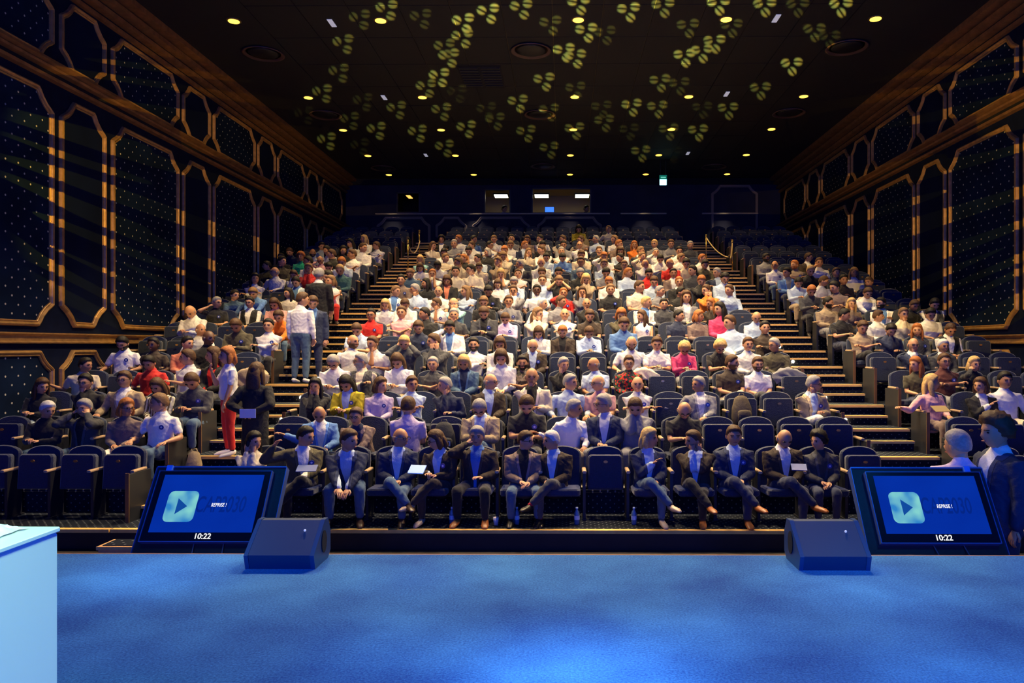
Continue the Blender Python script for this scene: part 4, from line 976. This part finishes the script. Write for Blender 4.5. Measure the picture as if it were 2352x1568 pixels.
STAND = [ # px, feet depth, X, floor z, rz, top, hair, pose, yaw, trousers, extras, scale, label
    (732, 8, None, 180, 'jk', 'gs', 'S', 'C', 'k', '', 1.02, 'person in black suit with grey hair, seen from behind, standing beside the left seats'),
    (690, 6, 0.0, 168, 'lw', 'bs', 'S', 'L', 'j', '', 0.99, 'person in white shirt and jeans, seen from behind, standing on the left aisle stairs'),
    (718, 6, 0.55, 20, 'jnb', 'bs', 'S', 'D', 'n', '', 0.98, 'person in navy jacket facing the white-shirted person on the left aisle stairs'),
    (526, 3, -0.45, -50, 'swl', 'rm', 'T', 'C', 'r', 'f', 0.92, 'person in bright red trousers and white t-shirt on the left aisle stairs'),
    (586, 2, 0.1, 176, 'jk', 'bl', 'U', 'C', 'k', 'f', 0.97, 'person in long black coat with long brown hair, holding paper behind the back')]
for s_ in STAND: request(s_[6], s_[7], s_[4][0], 'n')
request('S', 'l', 'j', 'n'); request('S', 'R', 'l', 'n'); request('S', 'C', 'j', 'n'); request('a', 'C', 's', 'n'); request('f', 'C', 'n', 'n'); request('b', 'L', 'n', 'n')
finish_jobs()
# chairs: the 300 that show largest are things of their own, the rest one object
def show(key):
    s_ = 1.0 / (row_y(key[0]) + 0.7) ** 2
    if key not in occ: return s_ * 3
    front = key[0] > 1 and (key[0] - 1, key[1], key[2]) in occ
    return s_ * (0.9 if not front else 0.45)
ranked = sorted(seats, key=show, reverse=True)
single = set(ranked[:300])
rest = MB()
def addmesh(mb, me, M): mb.add([M @ v.co for v in me.vertices], [tuple(p.vertices) for p in me.polygons])
restb = {k: MB() for k in ('fabric', 'shell', 'wood')}
for key, sx in seats.items():
    r, bk, k = key; y = row_y(r) + SEATY; z = row_z(r); up = key not in occ
    n = seat_no(bk, k)
    ends = []
    if k == min(q[2] for q in seats if q[0] == r and q[1] == bk): ends.append(-1)
    if k == max(q[2] for q in seats if q[0] == r and q[1] == bk): ends.append(1)
    arms_ = [-1] + ([1] if 1 in ends else [])
    if key in single:
        t = empty('theatre_seat', (sx, y, z))
        if up: lb = 'empty folded-up blue theatre seat, %s block row %s, %s from left' % (BLK[bk], numw[r], ordn[n])
        else: lb = 'blue theatre seat under a person, %s block row %s, %s from left' % (BLK[bk], numw[r], ordn[n])
        tag(t, lb, 'seat', 'blue theatre seats in rows')
        link('backrest', CH['backrest'], t); link('seat', CH['seat_up' if up else 'seat_dn'], t)
        if up: link('number_plate', CH['plate'], t, (0, -0.035, 0.725))
        for a in arms_:
            link('armrest', CH['armrest'], t, (a * PITCH / 2, 0, 0)); link('support', CH['support'], t, (a * PITCH / 2, 0, 0))
        if bk == 0 and ends or bk == -1 and 1 in ends or bk == 1 and -1 in ends:
            a = ends[0] if bk == 0 else -bk
            link('end_panel', CH['end'], t, (a * (PITCH / 2 + 0.02), 0, 0)); link('end_edge', CH['edge'], t, (a * (PITCH / 2 + 0.02), 0, 0))
    else:
        M = Matrix.Translation((sx, y, z)); addmesh(restb['fabric'], CH['backrest'], M); addmesh(restb['fabric'], CH['seat_up' if up else 'seat_dn'], M)
        for a in arms_: addmesh(restb['wood'], CH['armrest'], M @ Matrix.Translation((a * PITCH / 2, 0, 0))); addmesh(restb['shell'], CH['support'], M @ Matrix.Translation((a * PITCH / 2, 0, 0)))
m = MB()
for i, k in enumerate(('fabric', 'shell', 'wood')): m.add(restb[k].V, restb[k].F, i)
if m.V: tag(m.build('theatre_seats', [SEATM, SEATD, WOODT]), 'the remaining blue theatre seats, mostly hidden under the seated people', 'seats', kind='stuff')
rng = random.Random(3)
BEARDED = {(291, 789), (828, 830), (1088, 792), (1148, 834), (1680, 833), (1739, 837), (810, 785), (1451, 788), (1821, 609), (720, 581), (2023, 697), (1901, 696), (1757, 593)}
for (key, X, px, py, top, hair, pose, yaw, ex) in folk:
    r, bk, k = key; d = parse(ex); fl = d['fl'] + ('b' if (px, py) in BEARDED else '')
    sx = seats[key]; y = row_y(r) + 0.60; z = row_z(r)
    want = (793 - py) * (y - 0.03) / F + EYE - z if py else 1.04
    pel, M, NK, Hm, stand = pose_frames(pose, norm_yaw(yaw)); hz = Hm.translation.z
    sc = max(0.90, min(1.03, want / hz))
    rz = {'L': -0.16, 'R': 0.16}.get(yaw, 0) + rng.uniform(-0.08, 0.08)
    hx = Hm.translation.x * math.cos(rz) - Hm.translation.y * math.sin(rz)
    x = max(sx - 0.11, min(sx + 0.11, X - hx * sc))
    trous = d['trous'] or rng.choice('kkndnjdtkg')
    lb = '%s, %s block row %s, seat %s' % (words(top, hair), BLK[bk], numw[r], numw[seat_no(bk, k) + 1])
    person(x, y, z, rz, top, hair, pose, yaw, d['legs'], trous, d['shoe'], fl, sc, 'd' if 'D' in fl else rng.choice('aab'), lb, 'seated audience', 'f' in fl)
    if 'P' in fl: pass
# ------------------------------------------------------------------ standing people
def step_z(x, y):
    """height of the aisle surface at depth y"""
    r = int((y - ROW0) / DROW) + 1; z = row_z(r); f = (y - row_y(r)) / DROW
    return z + (RISE / 2 if f > 1 - 0.31 / DROW and CX < abs(x) < SX else 0)
for px, r, off, rz, top, hair, pose, yaw, tr, ex, sc, lb in STAND:
    y = row_y(r) + (0.34 if off is None else 0.30 + off * 0.5); x = PX(px, y)
    person(x, y, step_z(x, y), R(rz), top, hair, pose, yaw, 'n', tr, 'w' if tr in 'jr' else 'k', ex, sc, 'a', lb, None, 'f' in ex)
y = 6.7; person(PX(2208, y), y, PIT, R(180 - 25), 'lu', 'gs', 'S', 'R', 'n', 'g', 'k', '', 0.98, 'a', 'grey-haired person in pale jacket, seen from behind, behind the right screen')

y = 6.55; person(PX(2296, y), y, PIT, R(-84), 'jnw', 'bc', 'S', 'C', 'n', 'n', 'k', '', 1.07, 'a', 'tall curly-haired person in navy jacket in profile, standing at the right edge')
# person turned away in row two, and one in red trousers on an aisle seat
y = row_y(2) + 0.30; person(PX(936, y), y, row_z(2), R(176), 'su', 'bs', 'a', 'C', 'n', 'n', 'k', 'f', 0.97, 'a', 'person in lilac top with short brown hair turned backwards, centre row two')
y = row_y(9) + 0.85; person(PX(762, y), y, row_z(10) - 0.02, R(15), 'nwu', 'nm', 'b', 'L', 'n', 'r', 'k', 'f', 0.92, 'a', 'person in red trousers and sleeveless white top at the left aisle')
y = BACK + 0.9
for px, zc, t_, lb in ((1157, 0, 'lw', 'person in white shirt leaning over inside the small booth window'), (1345, 0, 'jkk', 'person in dark clothes at the right inside the wide booth window')):
    person(PX(px, y), y, PZ(481, y) - 1.10, 0, t_, 'ks', 'a', 'R', 'n', 'k', 'k', '', 1.0, 'b', lb) if ('body', 'a', 'R', 'n') in LIB and ('top', 'a', t_[0]) in LIB else None
# ------------------------------------------------------------------ confidence screens in the pit
def text(name, s, size, m, M, parent, bold=0.0, shear=0.0, ext=0.001, sx=1.0, align='CENTER'):
    c = bpy.data.curves.new(name, 'FONT'); c.body = s; c.size = size; c.align_x = align; c.align_y = 'CENTER'; c.extrude = ext; c.offset = bold; c.shear = shear
    o = bpy.data.objects.new('t', c); COL.objects.link(o); bpy.context.view_layer.update()
    me = bpy.data.meshes.new_from_object(o.evaluated_get(bpy.context.evaluated_depsgraph_get())); bpy.data.objects.remove(o); bpy.data.curves.remove(c)
    me.materials.clear(); me.materials.append(m); me.name = name
    p = link(name, me, parent); p.matrix_local = M @ Matrix.Scale(sx, 4, (1, 0, 0)); return p
SCR, snt, sb = nodes('screen_blue_glow')
tc = snt.nodes.new('ShaderNodeTexCoord'); gr = snt.nodes.new('ShaderNodeTexNoise'); gr.inputs['Scale'].default_value = 1.5
cr = snt.nodes.new('ShaderNodeValToRGB'); cr.color_ramp.elements[0].color = (0.001, 0.018, 0.30, 1); cr.color_ramp.elements[1].color = (0.002, 0.05, 0.58, 1)
snt.links.new(tc.outputs['Object'], gr.inputs['Vector']); snt.links.new(gr.outputs['Fac'], cr.inputs[0]); snt.links.new(cr.outputs[0], sb.inputs['Emission Color'])
sb.inputs['Emission Strength'].default_value = 0.8; sb.inputs['Base Color'].default_value = (0, 0, 0, 1); sb.inputs['Roughness'].default_value = 0.6; sb.inputs['Specular IOR Level'].default_value = 0.1
LOGO, lnt, lb_ = nodes('logo_cyan_glow')
tc = lnt.nodes.new('ShaderNodeTexCoord'); gr = lnt.nodes.new('ShaderNodeTexNoise'); gr.inputs['Scale'].default_value = 7; gr.inputs['Detail'].default_value = 1
cr = lnt.nodes.new('ShaderNodeValToRGB'); cr.color_ramp.elements[0].position = 0.35; cr.color_ramp.elements[1].position = 0.65
cr.color_ramp.elements[0].color = (0.04, 0.30, 0.75, 1); cr.color_ramp.elements[1].color = (0.30, 0.85, 0.80, 1)
lnt.links.new(tc.outputs['Object'], gr.inputs['Vector']); lnt.links.new(gr.outputs['Fac'], cr.inputs[0]); lnt.links.new(cr.outputs[0], lb_.inputs['Emission Color'])
lb_.inputs['Emission Strength'].default_value = 0.75; lb_.inputs['Base Color'].default_value = (0, 0, 0, 1)
def glow(n, c, e): return mat(n, (0, 0, 0), 0.4, emit=c, es=e)
TW, TH = 0.435, 0.2555
HOUS = mat('housing_black', (0.012, 0.014, 0.022), 0.4, bump=0.1, scale=30)
EDGE = mat('housing_edge', (0.15, 0.25, 0.6), 0.3, 0.5)
def screen(pxl, pxr, label, side):
    Y0 = 6.18; xl, xr = PX(pxl, Y0), PX(pxr, Y0); x = (xl + xr) / 2; z0 = PZ(1224, Y0)
    t = tag(empty('confidence_screen', (x, Y0, PIT)), label, 'screen', 'stage monitors showing the same slide')
    A = Matrix.Translation((0, 0, z0 - PIT)) @ Matrix.Rotation(R(-32), 4, 'X')     # local: x right, z up the slope, -y to the stage
    W = TW; H = TH * 2
    MB().bevbox(-W - 0.055, W + 0.055, 0.0, 0.05, -0.075, H + 0.035, 0.008, 0, A).build('bezel', mat('bezel_black', (0.01, 0.011, 0.02), 0.2), t)
    rim = MB()
    for a in ((-W - 0.062, -W - 0.055, -0.08, H + 0.04), (W + 0.055, W + 0.062, -0.08, H + 0.04), (-W - 0.06, W + 0.06, -0.082, -0.075), (-W - 0.06, W + 0.06, H + 0.035, H + 0.04)): rim.box(a[0], a[1], -0.004, 0.05, a[2], a[3], 0, A)
    rim.build('bezel_rim', EDGE, t)
    pic = link('display', MB().box(-W, W, -0.004, 0.0, 0, H).me('display', SCR), t); pic.matrix_local = A
    lg = []
    for cx, cz, a0 in ((1, 1, 0), (-1, 1, 90), (-1, -1, 180), (1, -1, 270)):
        for k in range(5): a = R(a0 + k * 22.5); lg.append((-0.218 + cx * 0.085 + 0.045 * math.cos(a), 0.225 + cz * 0.092 + 0.045 * math.sin(a)))
    q = link('logo', MB().prism(lg, -0.006, -0.0045).me('logo', LOGO), pic)
    link('play_mark', MB().prism([(-0.255, 0.155), (-0.165, 0.225), (-0.255, 0.295)], -0.009, -0.0065).me('play_mark', glow('mark_dark_blue', (0.006, 0.07, 0.36), 0.9)), pic)
    T = lambda u, v, d: Matrix.Translation((u, -d, v)) @ Matrix.Rotation(R(90), 4, 'X')
    text('slide_title', 'CAP2030', 0.20, glow('title_dark_blue', (0.001, 0.016, 0.24), 0.9), T(0.118, 0.235, 0.0062), pic, 0.002, 0.1, 0.0004, 0.55)
    text('slide_caption', 'REPRISE !', 0.046, glow('caption_white', (1, 1, 1), 1.3), T(0.105, 0.235, 0.008), pic, 0.0, 0.1, 0.0004, 0.72)
    text('clock', '10:22', 0.066, glow('clock_white', (1, 1, 1), 0.95), A @ T(0.03, -0.035, 0.0015), t, 0.0012, 0, 0.0006, 1.0)
    # tilted black housing behind, flaring outwards on both sides
    hx0, hx1 = (-W - 0.115, W + 0.16) if side < 0 else (-W - 0.16, W + 0.115)
    P = [(hx0, -0.62), (hx1, -0.62), (hx1, H + 0.09), (hx0, H + 0.09)]
    MB().prism(P, 0.055, 0.11, 0, A, 0.004).build('housing', HOUS, t)
    ed = MB().box(hx0 - 0.006, hx0, 0.04, 0.11, -0.62, H + 0.09, 0, A).box(hx1, hx1 + 0.006, 0.04, 0.11, -0.62, H + 0.09, 0, A).box(hx0, hx1, 0.04, 0.11, H + 0.09, H + 0.10, 0, A)
    ed.build('housing_edge', EDGE, t)
    c = (-W - 0.02) if side < 0 else W - 0.05
    MB().box(c, c + 0.05, 0.02, 0.056, H + 0.03, H + 0.10, 0, A).build('clip', mat('clip_blue', (0.1, 0.3, 0.9), 0.4), t)
    for s_ in (-0.25, 0.25): MB().box(s_ - 0.03, s_ + 0.03, 0.12, 0.75, 0, 0.05).box(s_ - 0.02, s_ + 0.02, 0.30, 0.34, 0.05, 1.0).build('leg', BLACK, t)
    for s_ in (-0.05, 0.2): MB().tube([A @ Vector((s_, 0.05, -0.07)), A @ Vector((s_ + 0.02, 0.02, -0.2)), A @ Vector((s_ + 0.01, 0.04, -0.4))], [0.005] * 3, n=6).build('cable', mat('cable_grey', (0.1, 0.12, 0.2), 0.4), t, True)
screen(345, 573, 'tilted stage monitor with blue slide and 10:22 clock, left one', -1)
screen(2032, 2282, 'tilted stage monitor with blue slide and 10:22 clock, right one', 1)
# wedge loudspeakers on the stage edge
def wedge(px0, px1, flip, label):
    Y0 = STAGE_Y - 0.36; x = (PX(px0, Y0) + PX(px1, Y0)) / 2; hw = (PX(px1, Y0) - PX(px0, Y0)) / 2
    t = tag(empty('wedge_speaker', (x, Y0, 0)), label, 'speaker', 'wedge loudspeakers on the stage edge')
    prof = [(-0.02, 0.0), (0.27, 0.0), (0.33, 0.05), (0.33, 0.20), (0.27, 0.305), (0.20, 0.305), (-0.05, 0.105)]
    def slab(x0, x1, k, m):
        V = [(xx, p[0] * 1.0 + (0.14 - p[0]) * (1 - k), 0.15 + (p[1] - 0.15) * k if p[1] > 0 else 0.0) for xx in (x0, x1) for p in prof]
        n = len(prof); mb = MB(); mb.add(V, [tuple(range(n)), tuple(range(n, 2 * n))[::-1]] + [(i, n + i, n + (i + 1) % n, (i + 1) % n) for i in range(n)]); return mb
    GR = mat('speaker_blue_black', (0.010, 0.045, 0.12), 0.5, bump=0.06, scale=260)
    slab(-hw + 0.03, hw - 0.03, 0.97, 0).build('grille', GR, t)
    for s_ in (-1, 1): slab(s_ * (hw - 0.03) - 0.001, s_ * hw, 1.0, 0).build('side_cheek', mat('cheek_black', (0.02, 0.07, 0.18), 0.35), t)
    s_ = flip
    MB().cyl((0, 0), 0.055, 0.055, 0, 0.012, 18, 0, Matrix.Translation((s_ * (hw - 0.006), 0.17, 0.15)) @ Matrix.Rotation(R(90 * s_), 4, 'Y') @ Matrix.Scale(1.5, 4, (1, 0, 0))).build('handle_recess', BLACKM, t)
    MB().ball((0.10 * 1 + 0.03, 0.115, 0.245), (0.009, 0.009, 0.009)).build('logo_badge', mat('badge_silver_glow', (0.9, 0.9, 0.95), 0.3, emit=(0.8, 0.85, 1.0), es=0.4), t, True)  # the badge is no lamp; its glint is put in as emission
    for sx_ in (-1, 1):
        for yy in (0.02, 0.25): MB().box(sx_ * (hw - 0.06) - 0.02, sx_ * (hw - 0.06) + 0.02, yy - 0.015, yy + 0.015, -0.0, 0.004).build('rubber_foot', BLACKM, t)
wedge(566, 726, 1, 'black wedge loudspeaker on the stage edge by the left monitor')
wedge(1833, 1996, -1, 'black wedge loudspeaker on the stage edge by the right monitor')
# white lectern block in the left foreground
t = tag(empty('lectern', (-1.86, 1.9, 0)), 'plain white square lectern in the left foreground', 'lectern')
MB().bevbox(-0.33, 0.33, -0.33, 0.33, 0.06, 1.035, 0.006).build('body', WHITEM, t)
MB().bevbox(-0.335, 0.335, -0.335, 0.335, 1.035, 1.05, 0.003).build('top', WHITEM, t)
MB().box(-0.30, 0.30, -0.30, 0.30, 0.0, 0.06).build('plinth', mat('plinth_grey', (0.4, 0.42, 0.45), 0.5), t)
m = MB(); gn = 22
V = []
for j in range(gn):
    for i in range(gn):
        u, v = i / (gn - 1), j / (gn - 1); p = Vector((u * 3, v * 3, 0.3))
        V.append((u * 0.19 + 0.02 * noise.noise(p), v * 0.10 + 0.02 * noise.noise(p + Vector((5, 0, 0))), 0.004 + max(0, 0.016 * (noise.noise(p * 1.7) + 0.35)) * min(1, 6 * u * (1 - u)) * min(1, 6 * v * (1 - v)) * 2))
nb = len(V); V2 = V + [(x, y, 0.0) for x, y, z in V]
Fc = [(j * gn + i, j * gn + i + 1, (j + 1) * gn + i + 1, (j + 1) * gn + i) for j in range(gn - 1) for i in range(gn - 1)]
m.add(V2, Fc + [tuple(nb + i for i in f[::-1]) for f in Fc])
o = m.build('crumpled_paper', mat('paper_white', (0.85, 0.87, 0.9), 0.7), None, True, loc=(-1.79, 2.10, 1.051)); tag(o, 'crumpled white paper lying on the white lectern', 'paper')
# wooden steps between pit and stage
y = 6.6
t = tag(empty('wooden_steps', (PX(258, y), y, PIT)), 'small wooden step box with carpeted top beside the left monitor', 'steps')
WD = mat('step_wood', (0.75, 0.40, 0.16), 0.5, vary=0.3, scale=6)
zt = PZ(1249, y) - PIT
MB().box(-0.05, 0.40, -0.12, 0.12, 0, zt - 0.03).build('box', WD, t); MB().box(-0.065, 0.41, -0.13, 0.13, zt - 0.03, zt).build('top_board', WD, t)
MB().box(-0.03, 0.38, -0.095, 0.11, zt, zt + 0.006).build('carpet_inlay', CARPET, t)
# brass posts and ropes in the upper aisles
def post(px, py_top, py_base, label):
    r = None
    for q in range(9, 21):
        Yq = row_y(q) + 0.35
        if 793 - F * (row_z(q) - EYE) / Yq <= py_base: r = q; break
    Yq = row_y(r) + 0.35; h = 0.95
    t = tag(empty('rope_post', (PX(px, Yq), Yq, row_z(r))), label, 'post', 'brass rope posts')
    MB().lathe([(0.16, 0), (0.16, 0.015), (0.05, 0.05), (0.02, 0.07)], n=20).build('base', BRASS, t, True)
    MB().lathe([(0.02, 0.05), (0.02, h - 0.04)], n=12).build('pole', BRASS, t, True)
    MB().lathe([(0.02, h - 0.06), (0.036, h - 0.05), (0.036, h - 0.01), (0.02, h), (0.04, h + 0.03), (0.02, h + 0.06)], n=14).build('finial', BRASS, t, True)
    return Vector((PX(px, Yq), Yq, row_z(r) + h - 0.04))
A1 = post(937, 556, 628, 'brass rope post with hanging rope on the left upper aisle'); A2 = post(963, 560, 600, 'brass rope post higher up beside the rope on the left aisle')
B1 = post(1622, 570, 610, 'upper brass rope post in the middle of the right aisle'); B2 = post(1682, 565, 637, 'brass rope post standing lowest on the right aisle')
ROPE = mat('cream_rope', (0.55, 0.40, 0.18), 0.8, bump=0.5, scale=120)
def rope(a, b, sag, label):
    m = MB().tube([a.lerp(b, t) - Vector((0, 0, sag * 4 * t * (1 - t))) for t in [k / 12 for k in range(13)]], [0.018] * 13, n=8)
    tag(m.build('rope', ROPE, None, True), label, 'rope', 'cream barrier ropes')
rope(A1, A2 + Vector((0.25, -1.2, -0.45)), 0.35, 'cream rope hanging down from the left aisle post')
rope(B1, B1 + Vector((0.12, -2.6, -0.95)), 0.12, 'cream rope running down from the upper right aisle post')
rope(B2, B1 + Vector((0.25, -2.2, -0.85)), 0.25, 'cream rope hanging between the right aisle posts')
# bottles and cups on the floor by the first row
BOT = mat('bottle_plastic', (0.10, 0.18, 0.32), 0.1); CAPM = mat('bottle_cap', (0.7, 0.8, 0.95), 0.4)
for px, w_, lb in ((1038, 'g', 'clear water bottle under the seats by the person with the tablet'), (1187, 'g', 'clear water bottle beside the grey-jacketed person in jeans'), (1325, 'g', 'clear water bottle beside the red-socked person'), (1456, 'g', 'blue water bottle under the blonde person in the first row')):
    y = row_y(1) + 0.30; t = tag(empty('water_bottle', (PX(px, y), y, row_z(1))), lb, 'bottle', 'water bottles on the floor')
    MB().lathe([(0.030, 0), (0.033, 0.02), (0.033, 0.14), (0.014, 0.18), (0.013, 0.195)], n=14).build('body', BOT, t, True)
    MB().lathe([(0.015, 0.193), (0.015, 0.212)], n=12).build('cap', CAPM, t)
    MB().lathe([(0.0338, 0.06), (0.0338, 0.11)], n=14).build('label_band', mat('label_band', (0.6, 0.7, 0.9), 0.5), t)
y = row_y(1) + 0.25; t = tag(empty('paper_cup', (PX(1139, y), y, row_z(1))), 'white paper cup on the floor left of the person in jeans', 'cup')
MB().lathe([(0.026, 0), (0.036, 0.095), (0.033, 0.093), (0.024, 0.004)], n=14).build('body', mat('cup_white', (0.7, 0.66, 0.66), 0.6), t, True); MB().lathe([(0.037, 0.092), (0.037, 0.097)], n=14).build('rim', mat('cup_white', (0.7, 0.66, 0.66), 0.6), t)
# bags and coats left on seats
def backpack(px, r, zoff, col, label, yo=0.42, s_=1.0, cat='backpack'):
    y = row_y(r) + yo; t = tag(empty('backpack', (PX(px, y), y, row_z(r) + zoff), 0.2), label, cat)
    m_ = mat('bag_' + col, {'black': (0.015, 0.017, 0.025), 'brown': (0.10, 0.075, 0.045), 'tan': (0.30, 0.22, 0.12)}[col], 0.8, bump=0.4, scale=25)
    m = MB().tube([(0, 0, 0.02), (0, 0, 0.12), (0, 0.01, 0.26), (0, 0.03, 0.38)], [(0.15 * s_, 0.10), (0.16 * s_, 0.12), (0.15 * s_, 0.10), (0.11 * s_, 0.07)], n=18); m.build('body', m_, t, True)
    MB().tube([(0, -0.09, 0.06), (0, -0.10, 0.14), (0, -0.09, 0.20)], [(0.11 * s_, 0.04)] * 3, n=14).build('pocket', m_, t, True)
    MB().tube([(-0.05, 0.02, 0.41), (-0.03, 0.02, 0.47), (0.03, 0.02, 0.47), (0.05, 0.02, 0.41)], [0.008] * 4, n=6).build('handle', m_, t, True)
backpack(1020, 2, 0.42, 'black', 'black backpack with white lettering on a seat in the second row')
text('lettering', 'SKI', 0.09, mat('print_white', (0.7, 0.75, 0.9), 0.6), Matrix.Translation((0.02, -0.145, 0.15)) @ Matrix.Rotation(R(90), 4, 'X'), bpy.data.objects['backpack'], 0.002, 0, 0.001)
backpack(2065, 8, 0.42, 'black', 'dark padded backpack on a seat in the right block', 0.45, 1.1)
backpack(1704, 3, 0.42, 'brown', 'brown patterned tote bag on an empty seat right of centre', 0.45, 1.0, 'bag')
backpack(445, 2, 0.02, 'tan', 'tan cloth bag on the floor by the left aisle', 0.35, 0.7, 'bag')
backpack(1345, 17, 0.45, 'brown', 'grey-brown backpack held beside the person in mustard top', 0.45, 0.9)
def draped(x, y, z, w, h, m_, label, cat='coat'):
    """a garment hung over a seat back: falls down the front, puffed by folds"""
    V = []; a, b_ = 15, 11
    for j in range(b_):
        v = j / (b_ - 1)
        for i in range(a):
            u = i / (a - 1) - 0.5; arch = 0.10 * math.cos(u * math.pi)
            f = 0.015 * math.sin(u * 21 + 3 * math.sin(v * 4))
            if v < 0.25: V.append((u * w * 0.9, 0.07 - v * 0.5 + f, arch + 0.015 + f))
            else: V.append((u * w * (0.95 + 0.15 * math.sin(v * 5)), -0.06 - 0.03 * v + f, arch - (v - 0.25) * h))
    n = len(V); V += [(p[0] * 0.97, p[1] + 0.02, p[2] - 0.02) for p in V]
    Fc = [(j * a + i, j * a + i + 1, (j + 1) * a + i + 1, (j + 1) * a + i) for j in range(b_ - 1) for i in range(a - 1)]
    Fc += [tuple(n + i for i in f[::-1]) for f in Fc]
    o = MB().add(V, Fc).build('draped_coat', m_, None, True, loc=(x, y, z)); tag(o, label, cat)
def seatback(px, r): y = row_y(r) + SEATY + 0.17; return PX(px, y), y, row_z(r) + 0.83
draped(*seatback(1478, 4 + 0), 0.50, 0.22, cloth('c'), 'cream jacket draped over an empty seat back, centre block')
draped(*seatback(1293, 16), 0.62, 0.35, cloth('c'), 'white coat draped over a seat near the top of the centre block')
draped(*seatback(1810, 4), 0.55, 0.20, cloth('g'), 'grey coat draped over the seat by the right aisle')
draped(*seatback(578, 4), 0.60, 0.35, cloth('t'), 'beige trench coat draped over a seat at the left aisle')
draped(*seatback(1988, 9), 0.55, 0.4, cloth('c'), 'cream coat draped over a seat in the right block')
# sheets and tablets held in hands
PAPER = mat('sheet_white', (0.75, 0.75, 0.74), 0.7)
def sheet(px, py, y, w, h, rx, rz, m_, name, label, cat='paper', th=0.003):
    o = MB().box(-w / 2, w / 2, -th, th, -h / 2, h / 2).build(name, m_, None, loc=(PX(px, y), y, PZ(py, y)), rot=(R(rx), 0, R(rz))); tag(o, label, cat)
sheet(569, 950, row_y(2) + 0.06, 0.21, 0.12, 0, 6, PAPER, 'paper_sheet', 'white paper sheet held behind the back of the black-coated person')
sheet(958, 1078, row_y(1) + 0.14, 0.20, 0.14, -55, -12, mat('tablet_blue', (0.3, 0.5, 0.9), 0.3, emit=(0.15, 0.35, 1.0), es=0.35), 'tablet', 'tablet with light blue screen held by the person in brown suit', 'tablet', 0.006)
sheet(705, 1076, row_y(1) + 0.16, 0.24, 0.16, -70, 8, mat('folder_blue', (0.02, 0.06, 0.30), 0.5), 'folder', 'dark blue folder on the lap of the person raising a hand', 'folder', 0.004)
sheet(1835, 1072, row_y(1) + 0.15, 0.18, 0.12, -60, -10, mat('folder_blue', (0.02, 0.06, 0.30), 0.5), 'notebook', 'blue notebook held by the bald person in brown jacket', 'notebook', 0.006)
sheet(2160, 938, row_y(3) + 0.15, 0.24, 0.15, -60, 10, mat('folder_tan', (0.30, 0.22, 0.10), 0.6), 'folder', 'tan folder on the lap of the blonde person at the right aisle', 'folder', 0.004)
print('objects', len(bpy.data.objects), 'tris', sum(sum(len(p.vertices) - 2 for p in me.polygons) for me in bpy.data.meshes))
